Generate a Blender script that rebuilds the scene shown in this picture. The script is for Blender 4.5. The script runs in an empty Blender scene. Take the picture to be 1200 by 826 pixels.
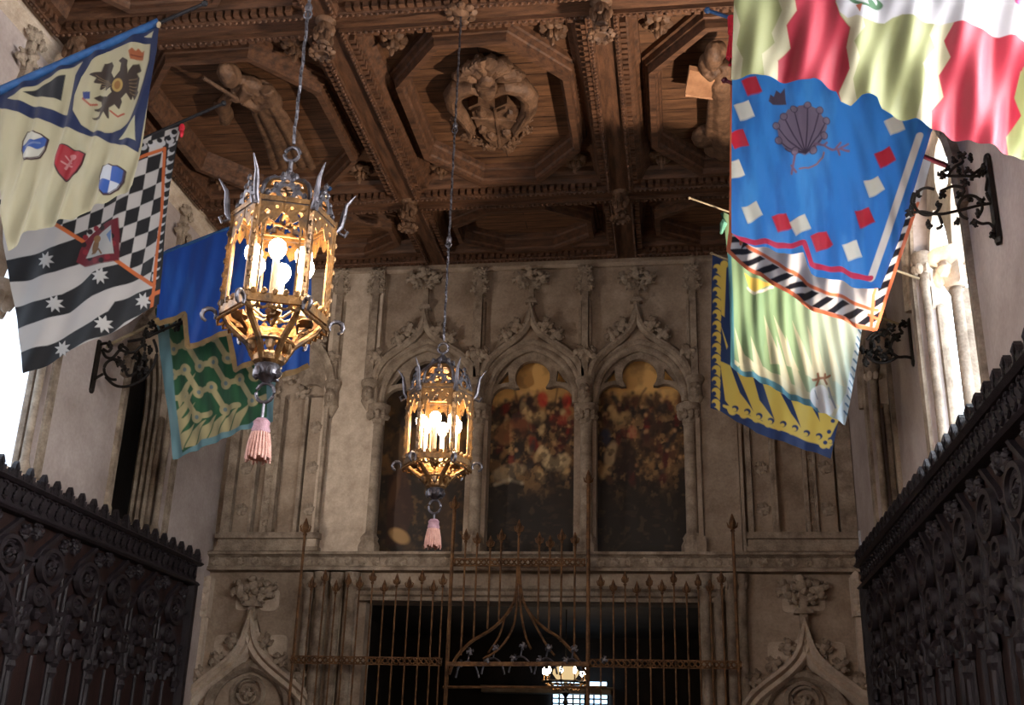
import bpy, bmesh, math, random
import numpy as np
from math import sin, cos, pi, hypot, radians
from mathutils import Vector, Matrix, noise
from mathutils.geometry import tessellate_polygon
random.seed(7)
SC = bpy.context.scene
COL = SC.collection

# ------------------------------------------------------------------ camera
F = 1302.5; YAW, PITCH, ROLL = -0.151176509, 0.365689615, 0.0298332013
D = 14.3686                                   # distance of the end wall
CAM = np.array([6.224, 0.0, 1.62])
W = 8.5                                       # width of the hall
ZC = 8.545                                    # soffit of the ceiling beams
_f = np.array([sin(YAW)*cos(PITCH), cos(YAW)*cos(PITCH), sin(PITCH)])
_r0 = np.array([cos(YAW), -sin(YAW), 0]); _u0 = np.cross(_r0, _f)
_r = cos(ROLL)*_r0 + sin(ROLL)*_u0; _u = -sin(ROLL)*_r0 + cos(ROLL)*_u0
RM = np.array([_r, _u, _f])
def ray(x, y): return RM.T @ np.array([(x-600)/F, -(y-413)/F, 1.0])
def at(x, y, Y): r = ray(x, y); return tuple(CAM + r*(Y/r[1]))
def atx(x, y, X): r = ray(x, y); return tuple(CAM + r*((X-CAM[0])/r[0]))
def atz(x, y, Z): r = ray(x, y); return tuple(CAM + r*((Z-CAM[2])/r[2]))
def E(x, y, d=0.0): p = at(x, y, D-d); return (p[0], p[2])      # end wall: (X, Z)
def EX(pts, d=0.0): return [E(x, y, d) for x, y in pts]
def zat(X, Y, py):
    lo, hi = 0.0, 14.0
    for _ in range(40):
        m = (lo+hi)/2
        c = RM @ (np.array([X, Y, m])-CAM)
        if 413 - F*c[1]/c[2] > py: lo = m
        else: hi = m
    return m
cd = bpy.data.cameras.new('camera'); cam = bpy.data.objects.new('camera', cd); COL.objects.link(cam)
cam.matrix_world = Matrix(((_r[0], _u[0], -_f[0], CAM[0]), (_r[1], _u[1], -_f[1], CAM[1]), (_r[2], _u[2], -_f[2], CAM[2]), (0, 0, 0, 1)))
cd.sensor_width = 36; cd.lens = F*36/1200; cd.clip_start = 0.05; cd.clip_end = 100
SC.camera = cam

# ------------------------------------------------------------------ materials
def lin(c): return tuple(((v/255)/12.92 if v <= 10 else ((v/255+0.055)/1.055)**2.4) for v in c)
def mat(name, c1, c2=None, rough=0.7, metal=0.0, scale=4.0, stretch=(1, 1, 1), bump=0.15, bscale=40.0, spec=0.3, fine=0.35):
    m = bpy.data.materials.new(name); m.use_nodes = True; nt = m.node_tree; N = nt.nodes; L = nt.links
    b = N['Principled BSDF']; b.inputs['Roughness'].default_value = rough; b.inputs['Metallic'].default_value = metal
    b.inputs['Specular IOR Level'].default_value = spec
    tc = N.new('ShaderNodeTexCoord'); mp = N.new('ShaderNodeMapping'); mp.inputs['Scale'].default_value = stretch
    L.new(tc.outputs['Object'], mp.inputs[0])
    n1 = N.new('ShaderNodeTexNoise'); n1.inputs['Scale'].default_value = scale; n1.inputs['Detail'].default_value = 6
    n1.inputs['Roughness'].default_value = 0.6; L.new(mp.outputs[0], n1.inputs['Vector'])
    cr = N.new('ShaderNodeValToRGB'); c2 = c2 or tuple(v*0.6 for v in c1)
    cr.color_ramp.elements[0].position = 0.33; cr.color_ramp.elements[1].position = 0.68
    cr.color_ramp.elements[0].color = (*lin(c2), 1); cr.color_ramp.elements[1].color = (*lin(c1), 1)
    L.new(n1.outputs['Fac'], cr.inputs[0])
    n2 = N.new('ShaderNodeTexNoise'); n2.inputs['Scale'].default_value = bscale; n2.inputs['Detail'].default_value = 4
    L.new(mp.outputs[0], n2.inputs['Vector'])
    mx = N.new('ShaderNodeMix'); mx.data_type = 'RGBA'; mx.blend_type = 'MULTIPLY'; mx.inputs[0].default_value = fine
    L.new(cr.outputs[0], mx.inputs[6]); L.new(n2.outputs['Fac'], mx.inputs[7]); L.new(mx.outputs[2], b.inputs['Base Color'])
    bp = N.new('ShaderNodeBump'); bp.inputs['Strength'].default_value = bump; bp.inputs['Distance'].default_value = 0.02
    L.new(n2.outputs['Fac'], bp.inputs['Height']); L.new(bp.outputs[0], b.inputs['Normal'])
    return m
def emit(name, col, s):
    m = bpy.data.materials.new(name); m.use_nodes = True; nt = m.node_tree; nt.nodes.clear()
    o = nt.nodes.new('ShaderNodeOutputMaterial'); e = nt.nodes.new('ShaderNodeEmission')
    e.inputs[0].default_value = (*col, 1); e.inputs[1].default_value = s; nt.links.new(e.outputs[0], o.inputs[0]); return m
def planks(name, c1, c2, axis_scale, gap=0.0):
    """boards: every board takes its own tone, dark joints between them"""
    m = mat(name, c1, c2, 0.6, 0, 2.2, axis_scale, 0.35, 30, 0.25, 0.5)
    nt = m.node_tree; N = nt.nodes; L = nt.links; b = N['Principled BSDF']
    tc = N.new('ShaderNodeTexCoord'); br = N.new('ShaderNodeTexBrick'); br.offset = 0.5
    br.inputs['Scale'].default_value = 1.0; br.inputs['Brick Width'].default_value = 9.0; br.inputs['Row Height'].default_value = 0.21
    br.inputs['Mortar Size'].default_value = 0.006; br.inputs['Color1'].default_value = (1, 1, 1, 1); br.inputs['Color2'].default_value = (.72, .72, .72, 1)
    br.inputs['Mortar'].default_value = (.12, .12, .12, 1); L.new(tc.outputs['Object'], br.inputs['Vector'])
    mx = N.new('ShaderNodeMix'); mx.data_type = 'RGBA'; mx.blend_type = 'MULTIPLY'; mx.inputs[0].default_value = 1
    src = b.inputs['Base Color'].links[0].from_socket
    L.new(src, mx.inputs[6]); L.new(br.outputs['Color'], mx.inputs[7]); L.new(mx.outputs[2], b.inputs['Base Color'])
    return m
def cloth_mat(name, trans=0.3, sheen=0.2):
    m = bpy.data.materials.new(name); m.use_nodes = True; nt = m.node_tree; N = nt.nodes; L = nt.links
    b = N['Principled BSDF']; b.inputs['Roughness'].default_value = 0.55; b.inputs['Specular IOR Level'].default_value = 0.35
    b.inputs['Sheen Weight'].default_value = sheen
    a = N.new('ShaderNodeAttribute'); a.attribute_name = 'Col'
    tc = N.new('ShaderNodeTexCoord'); n = N.new('ShaderNodeTexNoise'); n.inputs['Scale'].default_value = 160; n.inputs['Detail'].default_value = 3
    L.new(tc.outputs['Object'], n.inputs['Vector'])
    bp = N.new('ShaderNodeBump'); bp.inputs['Strength'].default_value = 0.12; bp.inputs['Distance'].default_value = 0.01
    L.new(n.outputs['Fac'], bp.inputs['Height']); L.new(bp.outputs[0], b.inputs['Normal'])
    L.new(a.outputs['Color'], b.inputs['Base Color'])
    t = N.new('ShaderNodeBsdfTranslucent'); L.new(a.outputs['Color'], t.inputs['Color'])
    ms = N.new('ShaderNodeMixShader'); ms.inputs[0].default_value = trans
    L.new(b.outputs[0], ms.inputs[1]); L.new(t.outputs[0], ms.inputs[2]); L.new(ms.outputs[0], N['Material Output'].inputs[0])
    return m
M = dict(
    plaster=mat('plaster', (196, 182, 176), (168, 152, 145), 0.9, 0, 1.6, (1, 1, 1), 0.12, 24, 0.15, 0.3),
    wallstone=mat('wall_stone', (192, 172, 152), (150, 130, 112), 0.9, 0, 2.5, (1, 1, 1), 0.25, 34, 0.15, 0.45),
    carved=mat('carved_stone', (194, 176, 156), (130, 113, 98), 0.85, 0, 5, (1, 1, 1), 0.3, 45, 0.15, 0.5),
    pale=mat('pale_stone', (222, 204, 184), (186, 166, 146), 0.85, 0, 5, (1, 1, 1), 0.2, 45, 0.15, 0.35),
    ceil=mat('ceiling_wood', (116, 79, 56), (64, 43, 31), 0.55, 0, 3, (1, 6, 6), 0.3, 26, 0.3, 0.55),
    ceily=mat('ceiling_wood_lengthwise', (116, 79, 56), (64, 43, 31), 0.55, 0, 3, (6, 1, 6), 0.3, 26, 0.3, 0.55),
    plank=planks('ceiling_boards', (138, 97, 68), (84, 57, 41), (1, 7, 7)),
    carvew=mat('carved_wood', (130, 97, 73), (76, 54, 40), 0.6, 0, 7, (1, 1, 1), 0.4, 40, 0.25, 0.55),
    stall=mat('stall_walnut', (58, 49, 55), (26, 21, 25), 0.5, 0, 5, (4, 4, 1), 0.4, 40, 0.4, 0.5),
    stallr=mat('stall_boards', (62, 39, 36), (32, 21, 20), 0.5, 0, 3, (7, 7, 1), 0.3, 30, 0.35, 0.5),
    iron=mat('wrought_iron', (52, 45, 40), (26, 22, 20), 0.55, 0.6, 9, (1, 1, 1), 0.3, 60, 0.4, 0.4),
    rust=mat('rusty_iron', (152, 110, 72), (84, 58, 40), 0.65, 0.35, 9, (1, 1, 1), 0.4, 60, 0.3, 0.5),
    gilt=mat('gilded_iron', (158, 114, 64), (70, 56, 46), 0.4, 0.65, 12, (1, 1, 1), 0.3, 60, 0.5, 0.35),
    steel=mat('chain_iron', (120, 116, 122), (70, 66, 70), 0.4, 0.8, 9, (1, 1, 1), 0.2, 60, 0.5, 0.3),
    pink=mat('faded_pink_silk', (226, 176, 160), (190, 140, 128), 0.7, 0, 20, (1, 1, 1), 0.3, 120),
    pinkhead=mat('faded_mauve_silk', (190, 150, 158), (150, 112, 122), 0.7, 0, 20, (1, 1, 1), 0.3, 120),
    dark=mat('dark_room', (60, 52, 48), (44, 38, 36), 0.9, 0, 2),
    darkglass=mat('blacked_glass', (16, 17, 20), (10, 10, 12), 0.35, 0, 2),
    white=mat('white_plastic', (226, 228, 235), (206, 208, 216), 0.4, 0, 2, (1, 1, 1), 0.0),
    canvas_frame=mat('painting_edge', (58, 44, 32), (38, 28, 20), 0.6, 0, 5),
    polewhite=mat('pale_wooden_pole', (176, 160, 132), (140, 122, 96), 0.5, 0, 8),
    polered=mat('burgundy_pole', (110, 34, 48), (80, 22, 34), 0.5, 0, 8),
    poledark=mat('dark_pole', (36, 34, 38), (22, 21, 24), 0.5, 0, 8),
    poleblue=mat('blue_pole', (44, 84, 130), (30, 62, 104), 0.5, 0, 8),
    red=mat('red_silk', (196, 34, 52), (160, 24, 42), 0.6, 0, 20),
    blueribbon=mat('blue_silk', (36, 90, 170), (24, 66, 140), 0.6, 0, 20),
    greenribbon=mat('green_silk', (90, 140, 120), (60, 110, 90), 0.6, 0, 20),
    tile=mat('floor_tile', (120, 92, 72), (96, 70, 54), 0.6, 0, 3),
    cloth=cloth_mat('painted_silk'),
    oil=cloth_mat('oil_on_canvas', 0.0, 0.0),
    candle=mat('candle_sleeve', (232, 214, 170), (220, 196, 150), 0.6, 0, 8),
    amber=emit('amber_glass', (1.0, 0.72, 0.36), .42),
    bulb=emit('bulb_glow', (1.0, 0.80, 0.55), 38),
    daylight=emit('daylit_glass', (0.90, 0.93, 1.0), 8.5), nearday=emit('daylit_near_glass', (0.80, 0.90, 1.0), 4.5), leftday=emit('daylit_left_glass', (0.62, 0.74, 0.90), 1.3), sunside=emit('sunlit_glass', (0.96, 0.98, 1.0), 22),
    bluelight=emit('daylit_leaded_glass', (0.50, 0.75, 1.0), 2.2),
)

# ------------------------------------------------------------------ mesh helpers
class MB:
    def __init__(s): s.v = []; s.f = []
    def add(s, vs, fs):
        n = len(s.v); s.v += [tuple(p) for p in vs]; s.f += [tuple(i+n for i in f) for f in fs]
    def box(s, x0, x1, y0, y1, z0, z1):
        s.add([(x0, y0, z0), (x1, y0, z0), (x1, y1, z0), (x0, y1, z0), (x0, y0, z1), (x1, y0, z1), (x1, y1, z1), (x0, y1, z1)],
              [(0, 3, 2, 1), (4, 5, 6, 7), (0, 1, 5, 4), (1, 2, 6, 5), (2, 3, 7, 6), (3, 0, 4, 7)])
    def bar(s, p, q, w, h, up=(0, 0, 1)):
        p = Vector(p); q = Vector(q); d = (q-p).normalized(); u = Vector(up); a = d.cross(u)
        if a.length < 1e-4: a = d.cross(Vector((1, 0, 0)))
        a.normalize(); b = a.cross(d).normalized(); a = a*(w/2); b = b*(h/2)
        s.add([p-a-b, p+a-b, p+a+b, p-a+b, q-a-b, q+a-b, q+a+b, q-a+b], [(0, 3, 2, 1), (4, 5, 6, 7), (0, 1, 5, 4), (1, 2, 6, 5), (2, 3, 7, 6), (3, 0, 4, 7)])
    def tube(s, pts, r, n=8, sx=1.0, ref=(0, 0, 1), closed=False):
        P = [Vector(p) for p in pts]; k = len(P); R = r if isinstance(r, (list, tuple)) else [r]*k
        base = len(s.v); rf = Vector(ref)
        for i in range(k):
            a = P[(i-1) % k] if (closed or i > 0) else P[i]; b = P[(i+1) % k] if (closed or i < k-1) else P[i]
            t = (b-a); t = t.normalized() if t.length > 1e-9 else Vector((0, 0, 1))
            x = t.cross(rf)
            if x.length < 1e-3: x = t.cross(Vector((1, 0.3, 0)))
            x.normalize(); y = x.cross(t)
            for j in range(n):
                an = 2*pi*j/n; s.v.append(tuple(P[i] + x*(cos(an)*R[i]*sx) + y*(sin(an)*R[i])))
        for i in range(k if closed else k-1):
            for j in range(n):
                i2 = (i+1) % k
                s.f.append((base+i*n+j, base+i*n+(j+1) % n, base+i2*n+(j+1) % n, base+i2*n+j))
        if not closed:
            s.f.append(tuple(base+j for j in range(n))[::-1]); s.f.append(tuple(base+(k-1)*n+j for j in range(n)))
    def lathe(s, c, prof, n=16, ax=(0, 0, 1)):
        c = Vector(c); z = Vector(ax).normalized(); x = z.cross(Vector((0, 1, 0)))
        if x.length < 1e-3: x = Vector((1, 0, 0))
        x.normalize(); y = z.cross(x); base = len(s.v)
        for r, h in prof:
            for j in range(n): an = 2*pi*j/n; s.v.append(tuple(c + x*(cos(an)*r) + y*(sin(an)*r) + z*h))
        for i in range(len(prof)-1):
            for j in range(n): s.f.append((base+i*n+j, base+i*n+(j+1) % n, base+(i+1)*n+(j+1) % n, base+(i+1)*n+j))
        s.f.append(tuple(base+j for j in range(n))[::-1]); s.f.append(tuple(base+(len(prof)-1)*n+j for j in range(n)))
    def blob(s, c, rx, ry, rz, n=10, rough=0.0, rot=None, seed=0):
        vs = []; m = n; k = max(4, n//2)
        for i in range(k+1):
            th = pi*i/k
            for j in range(m):
                ph = 2*pi*j/m; p = Vector((sin(th)*cos(ph), sin(th)*sin(ph), cos(th)))
                if rough: p = p*(1+rough*noise.noise(p*2.3+Vector((seed*3.1, seed*1.7, 0))))
                p = Vector((p.x*rx, p.y*ry, p.z*rz))
                if rot is not None: p = rot @ p
                vs.append((p.x+c[0], p.y+c[1], p.z+c[2]))
        s.add(vs, [(i*m+j, i*m+(j+1) % m, (i+1)*m+(j+1) % m, (i+1)*m+j) for i in range(k) for j in range(m)])
    def prism(s, poly, fn, w0, w1):
        """polygon (u, v) extruded between depths w0 and w1; fn(u, v, w) -> point"""
        n = len(poly); base = len(s.v)
        s.v += [tuple(fn(u, v, w0)) for u, v in poly] + [tuple(fn(u, v, w1)) for u, v in poly]
        tris = tessellate_polygon([[Vector((u, v, 0)) for u, v in poly]])
        for t in tris: s.f.append(tuple(base+i for i in t)); s.f.append(tuple(base+n+i for i in t[::-1]))
        for i in range(n): j = (i+1) % n; s.f.append((base+i, base+j, base+n+j, base+n+i))
    def plate(s, outer, holes, fn, w0, w1, back=False):
        """flat plate with holes, front at w0; reveals run to w1"""
        loops = [outer]+holes; flat = [p for l in loops for p in l]; base = len(s.v)
        s.v += [tuple(fn(u, v, w0)) for u, v in flat] + [tuple(fn(u, v, w1)) for u, v in flat]; N = len(flat)
        tr = tessellate_polygon([[Vector((u, v, 0)) for u, v in l] for l in loops])
        for t in tr:
            s.f.append(tuple(base+i for i in t))
            if back: s.f.append(tuple(base+N+i for i in t[::-1]))
        o = 0
        for l in loops:
            n = len(l)
            for i in range(n): j = (i+1) % n; s.f.append((base+o+i, base+o+j, base+N+o+j, base+N+o+i))
            o += n
    def sweep(s, path, prof, fn, closed=False):
        """profile [(offset, depth)] carried along a path in the (u, v) plane; fn(u, v, w) -> point"""
        k = len(path); n = len(prof); base = len(s.v)
        for i in range(k):
            a = path[(i-1) % k] if (closed or i > 0) else path[i]; b = path[(i+1) % k] if (closed or i < k-1) else path[i]
            tx, ty = b[0]-a[0], b[1]-a[1]; l = hypot(tx, ty) or 1; nx, ny = -ty/l, tx/l
            mit = 1.0
            if (closed or 0 < i < k-1):
                p0 = path[(i-1) % k]; l0 = hypot(path[i][0]-p0[0], path[i][1]-p0[1]) or 1
                dx, dy = (path[i][0]-p0[0])/l0, (path[i][1]-p0[1])/l0
                cs = (-dy)*nx + dx*ny; mit = 1/max(cs, 0.45)
            for o, w in prof: s.v.append(tuple(fn(path[i][0]+nx*o*mit, path[i][1]+ny*o*mit, w)))
        for i in range(k if closed else k-1):
            i2 = (i+1) % k
            for j in range(n): s.f.append((base+i*n+j, base+i*n+(j+1) % n, base+i2*n+(j+1) % n, base+i2*n+j))
        if not closed:
            s.f.append(tuple(base+j for j in range(n))); s.f.append(tuple(base+(k-1)*n+j for j in range(n))[::-1])
    def mesh(s, name, mat, smooth=True, org=(0, 0, 0), ang=38):
        me = bpy.data.meshes.new(name)
        me.from_pydata([(p[0]-org[0], p[1]-org[1], p[2]-org[2]) for p in s.v], [], s.f); me.validate()
        bm = bmesh.new(); bm.from_mesh(me); bmesh.ops.recalc_face_normals(bm, faces=bm.faces); bm.to_mesh(me); bm.free()
        if smooth: me.shade_smooth(); me.set_sharp_from_angle(angle=radians(ang))
        me.materials.append(M[mat] if isinstance(mat, str) else mat); return me
    def build(s, name, mat, parent=None, smooth=True, label=None, ang=38):
        """one mesh object; coordinates are world ones, the origin is its thing's base (or its own)"""
        if parent is None:
            A = np.array(s.v); org = ((A[:, 0].min()+A[:, 0].max())/2, (A[:, 1].min()+A[:, 1].max())/2, A[:, 2].min())
        else: org = worg(parent)
        o = bpy.data.objects.new(name, s.mesh(name, mat, smooth, org, ang)); COL.objects.link(o)
        if parent is None: o.location = org
        else: o.parent = parent
        if label: o['label'] = label
        return o
def worg(o):
    p = Vector((0, 0, 0))
    while o is not None: p += o.location; o = o.parent
    return tuple(p)
def tag(o, label, cat, group=None, kind=None):
    o['label'] = label; o['category'] = cat
    if group: o['group'] = group
    if kind: o['kind'] = kind
    return o
def thing(name, loc, label, cat, group=None):
    o = bpy.data.objects.new(name, None); COL.objects.link(o); o.location = loc; o.empty_display_size = 0.1
    return tag(o, label, cat, group)
def struct(o): o['kind'] = 'structure'; return o
def inst(me, name, parent, loc=(0, 0, 0), rot=(0, 0, 0), sc=1.0):
    """a part from a shared mesh; loc in world coordinates, the chain of parents is unrotated"""
    o = bpy.data.objects.new(name, me); COL.objects.link(o); w = worg(parent) if parent else (0, 0, 0)
    o.parent = parent; o.location = (loc[0]-w[0], loc[1]-w[1], loc[2]-w[2]); o.rotation_euler = rot
    o.scale = (sc, sc, sc) if isinstance(sc, (int, float)) else sc
    return o
def dup(root, loc, label, group=None):
    r = root.copy(); COL.objects.link(r); r.location = loc; r['label'] = label
    if group: r['group'] = group
    for ch in list(root.children):
        c = ch.copy(); COL.objects.link(c); c.parent = r
        for g in list(ch.children): d = g.copy(); COL.objects.link(d); d.parent = c
    return r
WALL = lambda u, v, w: (u, D-w, v)                 # end wall, w = out of the wall
LEFTW = lambda u, v, w: (w, u, v)                  # left wall, u = depth
RIGHTW = lambda u, v, w: (W-w, u, v)               # right wall
def bez(p0, p1, p2, p3, n=12):
    out = []
    for i in range(n+1):
        t = i/n; a, b, c, d = (1-t)**3, 3*t*(1-t)**2, 3*t*t*(1-t), t**3
        out.append(tuple(a*p0[k]+b*p1[k]+c*p2[k]+d*p3[k] for k in range(len(p0))))
    return out
def ogee(xl, xr, zs, xa, za, n=12):
    h = za-zs
    L = bez((xl, zs), (xl, zs+.50*h), (xa, zs+.48*h), (xa, za), n); R = bez((xr, zs), (xr, zs+.50*h), (xa, zs+.48*h), (xa, za), n)
    return L + R[::-1][1:]
def pointed(xl, xr, zs, za, n=10):
    xa = (xl+xr)/2; h = za-zs
    L = bez((xl, zs), (xl, zs+.55*h), (xl+.42*(xa-xl), zs+.88*h), (xa, za), n); R = [(2*xa-x, z) for x, z in L]
    return L + R[::-1][1:]
def arc(cx, cy, r, a0, a1, n=12, ry=None):
    ry = ry or r
    return [(cx+r*cos(radians(a0+(a1-a0)*i/n)), cy+ry*sin(radians(a0+(a1-a0)*i/n))) for i in range(n+1)]
def spiral(c, r0, r1, a0, turns, n=18):
    return [(c[0]+(r0+(r1-r0)*i/n)*cos(a0+2*pi*turns*i/n), c[1]+(r0+(r1-r0)*i/n)*sin(a0+2*pi*turns*i/n)) for i in range(n+1)]
def leafball(seed, lobes=5, r=0.07, flat=0.6, n=8):
    """a carved leaf knob, front towards -Y"""
    b = MB(); b.blob((0, 0, 0), r*.62, r*flat*.8, r*.62, n, .3, None, seed)
    for i in range(lobes):
        a = 2*pi*i/lobes+.3+seed
        b.blob((cos(a)*r*.62, -r*.15*(i % 2), sin(a)*r*.62), r*.42, r*flat*.55, r*.42, n, .35, None, seed+i)
        b.blob((cos(a+.4)*r*.95, -r*.1, sin(a+.4)*r*.95), r*.2, r*flat*.35, r*.2, 6, .2, None, seed+i)
    return b
CROCKET = [leafball(k, 4, .085).mesh('crocket', 'carved') for k in range(3)]
FINIALTOP = leafball(5, 6, .12).mesh('finial', 'carved')
ROSETTE = leafball(9, 6, .05, .35).mesh('rosette', 'carved')
# ------------------------------------------------------------------ room shell
T = 0.5; YB = -4.0; ZT = 9.6
b = MB(); b.box(-T, W+T, YB, D+.02, -.1, 0); struct(b.build('floor', 'tile'))
b = MB(); b.box(-T, W+T, YB-.3, YB, 0, ZT); struct(b.build('wall_back', 'plaster'))
b = MB(); b.box(-T, W+T, YB-.3, D+.4, ZC+.62, ZC+.72); struct(b.build('ceiling', 'ceil'))

def arch_hole(y0, y1, z0, zs, za): return [(y0, z0), (y1, z0)] + pointed(y1, y0, zs, za, 8)
ZSILL = 4.22
# windows along the side walls: (number, side, near edge, far edge, lit)
NEARL = (7.0, 9.83); NEARR = (8.07, 9.83); FAR = (11.4, 12.75)
OTH = [(4.4, 6.2), (1.2, 3.0), (-2.2, -.4)]
def side_wall(name, fn, wins):
    b = MB(); holes = [arch_hole(y0, y1, ZSILL, 5.75, 7.25 if y1-y0 > 1.5 else 7.0) for y0, y1 in wins]
    b.plate([(YB, 0), (D+.3, 0), (D+.3, ZT), (YB, ZT)], holes, fn, 0, -T)
    return struct(b.build(name, 'plaster', None, False))
side_wall('wall_left', LEFTW, OTH+[NEARL, FAR]); side_wall('wall_right', RIGHTW, OTH+[NEARR, FAR])

def side_window(no, side, y0, y1, lit, mull, sx):
    fn = LEFTW if side == 'left' else RIGHTW
    za = 7.25 if y1-y0 > 1.5 else 7.0
    root = bpy.data.objects.new('window_%d' % no, None); COL.objects.link(root); root['kind'] = 'structure'
    root.location = fn((y0+y1)/2, ZSILL, 0)
    b = MB(); b.prism(arch_hole(y0-.05, y1+.05, ZSILL-.05, 5.75, za+.05), fn, *((-.26, -.24) if lit else (-.47, -.45)))
    b.build('pane', lit or 'darkglass', root, False)
    # jamb moulding with shafts on both edges, running over the arch
    b = MB(); path = [(y1, ZSILL)] + pointed(y1, y0, 5.75, za, 10) + [(y0, ZSILL)]
    b.sweep(path, [(-.002, .03), (-.10, .04), (-.12, .01), (-.12, -.02), (-.002, -.02)], fn)
    b.sweep(path, [(.0, -.15), (.03, -.16), (.04, -.19), (.03, -.22), (0, -.23)], fn)
    if not lit:
        for w_ in (-.26, -.34, -.42): b.sweep(path, [(0, w_+.035), (.04, w_+.03), (.06, w_), (.04, w_-.03), (0, w_-.035)], fn)
    b.build('jamb_moulding', 'carved', root)
    for s, yy in ((1, y0+.055), (-1, y1-.055)):
        b = MB(); p = fn(yy, ZSILL, -.07)
        b.lathe(p, [(.075, 0), (.075, .1), (.05, .16), (.04, .2), (.04, 1.72), (.055, 1.76), (.045, 1.8), (.065, 1.92), (.095, 2.0), (.10, 2.06)], 12)
        c = b.build('jamb_shaft', 'carved', root)
        b = MB()
        for k in range(6): b.blob((p[0]+.07*cos(k), p[1]+.07*sin(k), p[2]+1.9), .04, .04, .055, 6, .3, None, k)
        b.build('capital', 'pale', c)
    nl = len(mull)+1; edges = [y0]+list(mull)+[y1]
    for yy in mull:
        p = fn(yy, ZSILL, -.12)
        b = MB(); b.lathe(p, [(.09, 0), (.09, .12), (.065, .17), (.05, .22), (.05, 1.30), (.065, 1.33), (.05, 1.36)], 14)
        q = fn(yy, ZSILL, -.24)
        b.box(min(q[0], fn(0, 0, -.14)[0]), max(q[0], fn(0, 0, -.14)[0]), yy-.025, yy+.025, ZSILL, ZSILL+1.35)
        m_ = b.build('mullion', 'carved', root)
        b = MB(); b.lathe((p[0], p[1], p[2]+1.36), [(.08, 0), (.11, .08), (.15, .2), (.19, .24), (.20, .32), (.16, .34)], 12)
        for k in range(8): b.blob((p[0]+.12*cos(k*pi/4), p[1]+.12*sin(k*pi/4), p[2]+1.46+.05*(k % 2)), .06, .06, .09, 8, .5, None, k)
        b.build('capital', 'pale', m_)
    # tracery: sub-arches with a pierced round above
    b = MB(); outer = pointed(y0, y1, 5.75, za, 10); inner = []
    for i in range(nl-1, -1, -1): inner += pointed(edges[i]+.05, edges[i+1]-.05, 5.80, 5.80+.75*(edges[i+1]-edges[i])+.1, 6)[::-1]
    yc = (y0+y1)/2; hole = arc(yc, 5.75+(za-5.75)*.66, .17*min(1.6, y1-y0), 0, 340, 14)
    b.plate(outer+inner, [hole], fn, -.12, -.22, True)
    b.build('tracery', 'pale', root, False)
    # hood mould, crockets and finial on the wall above
    b = MB(); og = ogee(y0-.16, y1+.16, 5.8, yc, za+.75, 12)
    b.sweep(og, [(-.06, 0), (-.05, .06), (0, .09), (.05, .06), (.06, 0)], fn); b.build('hood_mould', 'carved', root)
    rz = (0, 0, pi/2) if side == 'left' else (0, 0, -pi/2)
    for i, t in enumerate((4, 7, 10, 14, 17, 20)): inst(CROCKET[i % 3], 'crocket', root, fn(og[t][0]+(-.05 if t < 12 else .05), og[t][1]+.03, .07), rz, 1.0)
    b = MB(); b.prism([(yc-.05, za+.7), (yc+.05, za+.7), (yc+.035, 8.3), (yc-.035, 8.3)], fn, 0, .07); b.build('finial_stem', 'carved', root)
    for i, (dy, z, s) in enumerate(((-.16, 8.02, 1), (.16, 8.02, 1), (0, 8.12, 1.1), (-.11, 8.34, .8), (.11, 8.34, .8), (0, 8.38, 1))): inst(CROCKET[i % 3], 'crocket', root, fn(yc+dy, z, .07), rz, s)
    b = MB(); b.prism([(y0-.1, ZSILL-.1), (y1+.1, ZSILL-.1), (y1+.1, ZSILL), (y0-.1, ZSILL)], fn, -T, .06); b.build('window_sill', 'pale', root, False)
n = 0
for y0, y1 in OTH:
    for s in ('left', 'right'): n += 1; side_window(n, s, y0, y1, 'sunside' if s == 'right' else 'daylight', [(y0+y1)/2], 1)
side_window(7, 'left', *NEARL, 'leftday', [7.95, 8.9], 1)
side_window(8, 'right', *NEARR, 'nearday', [8.97], -1)
side_window(9, 'left', *FAR, None, [], 1)
side_window(10, 'right', *FAR, None, [], -1)

# stone cornice where the side walls meet the ceiling
for k, (nm, fn) in enumerate((('left', LEFTW), ('right', RIGHTW))):
    b = MB(); b.sweep([(YB, ZC+.06), (D, ZC+.06)], [(0, 0), (0, .13), (-.05, .13), (-.08, .09), (-.14, .09), (-.17, .05), (-.26, .05), (-.29, 0)], fn)
    b.box(*sorted((fn(0, 0, 0)[0], fn(0, 0, .1)[0])), YB, D, ZC+.05, ZC+.65)
    o = struct(b.build('trim_%d' % (k+1), 'pale', None, True))

# ------------------------------------------------------------------ end wall
A_PX = [(447, 549, 499, 470), (573, 673, 624, 468), (699, 801, 747, 466)]   # opening left, right, apex x, springing y
ARCH = []
for xl, xr, xa, ys in A_PX:
    l = E(xl, ys); r = E(xr, ys); ARCH.append((l[0], r[0], (l[1]+r[1])/2, E(xa, 408)[1]))
ZLEDGE = E(625, 649)[1]
DX0, DX1, DZ = 2.2, 6.62, 3.73
holes = [[(xl, ZLEDGE), (xr, ZLEDGE)] + pointed(xr, xl, zs, za) for xl, xr, zs, za in ARCH]
b = MB(); b.plate([(-T, 0), (DX0, 0), (DX0, DZ), (DX1, DZ), (DX1, 0), (W+T, 0), (W+T, ZT), (-T, ZT)], holes, WALL, 0, -.32)
struct(b.build('wall_end', 'wallstone', None, False))

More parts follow.
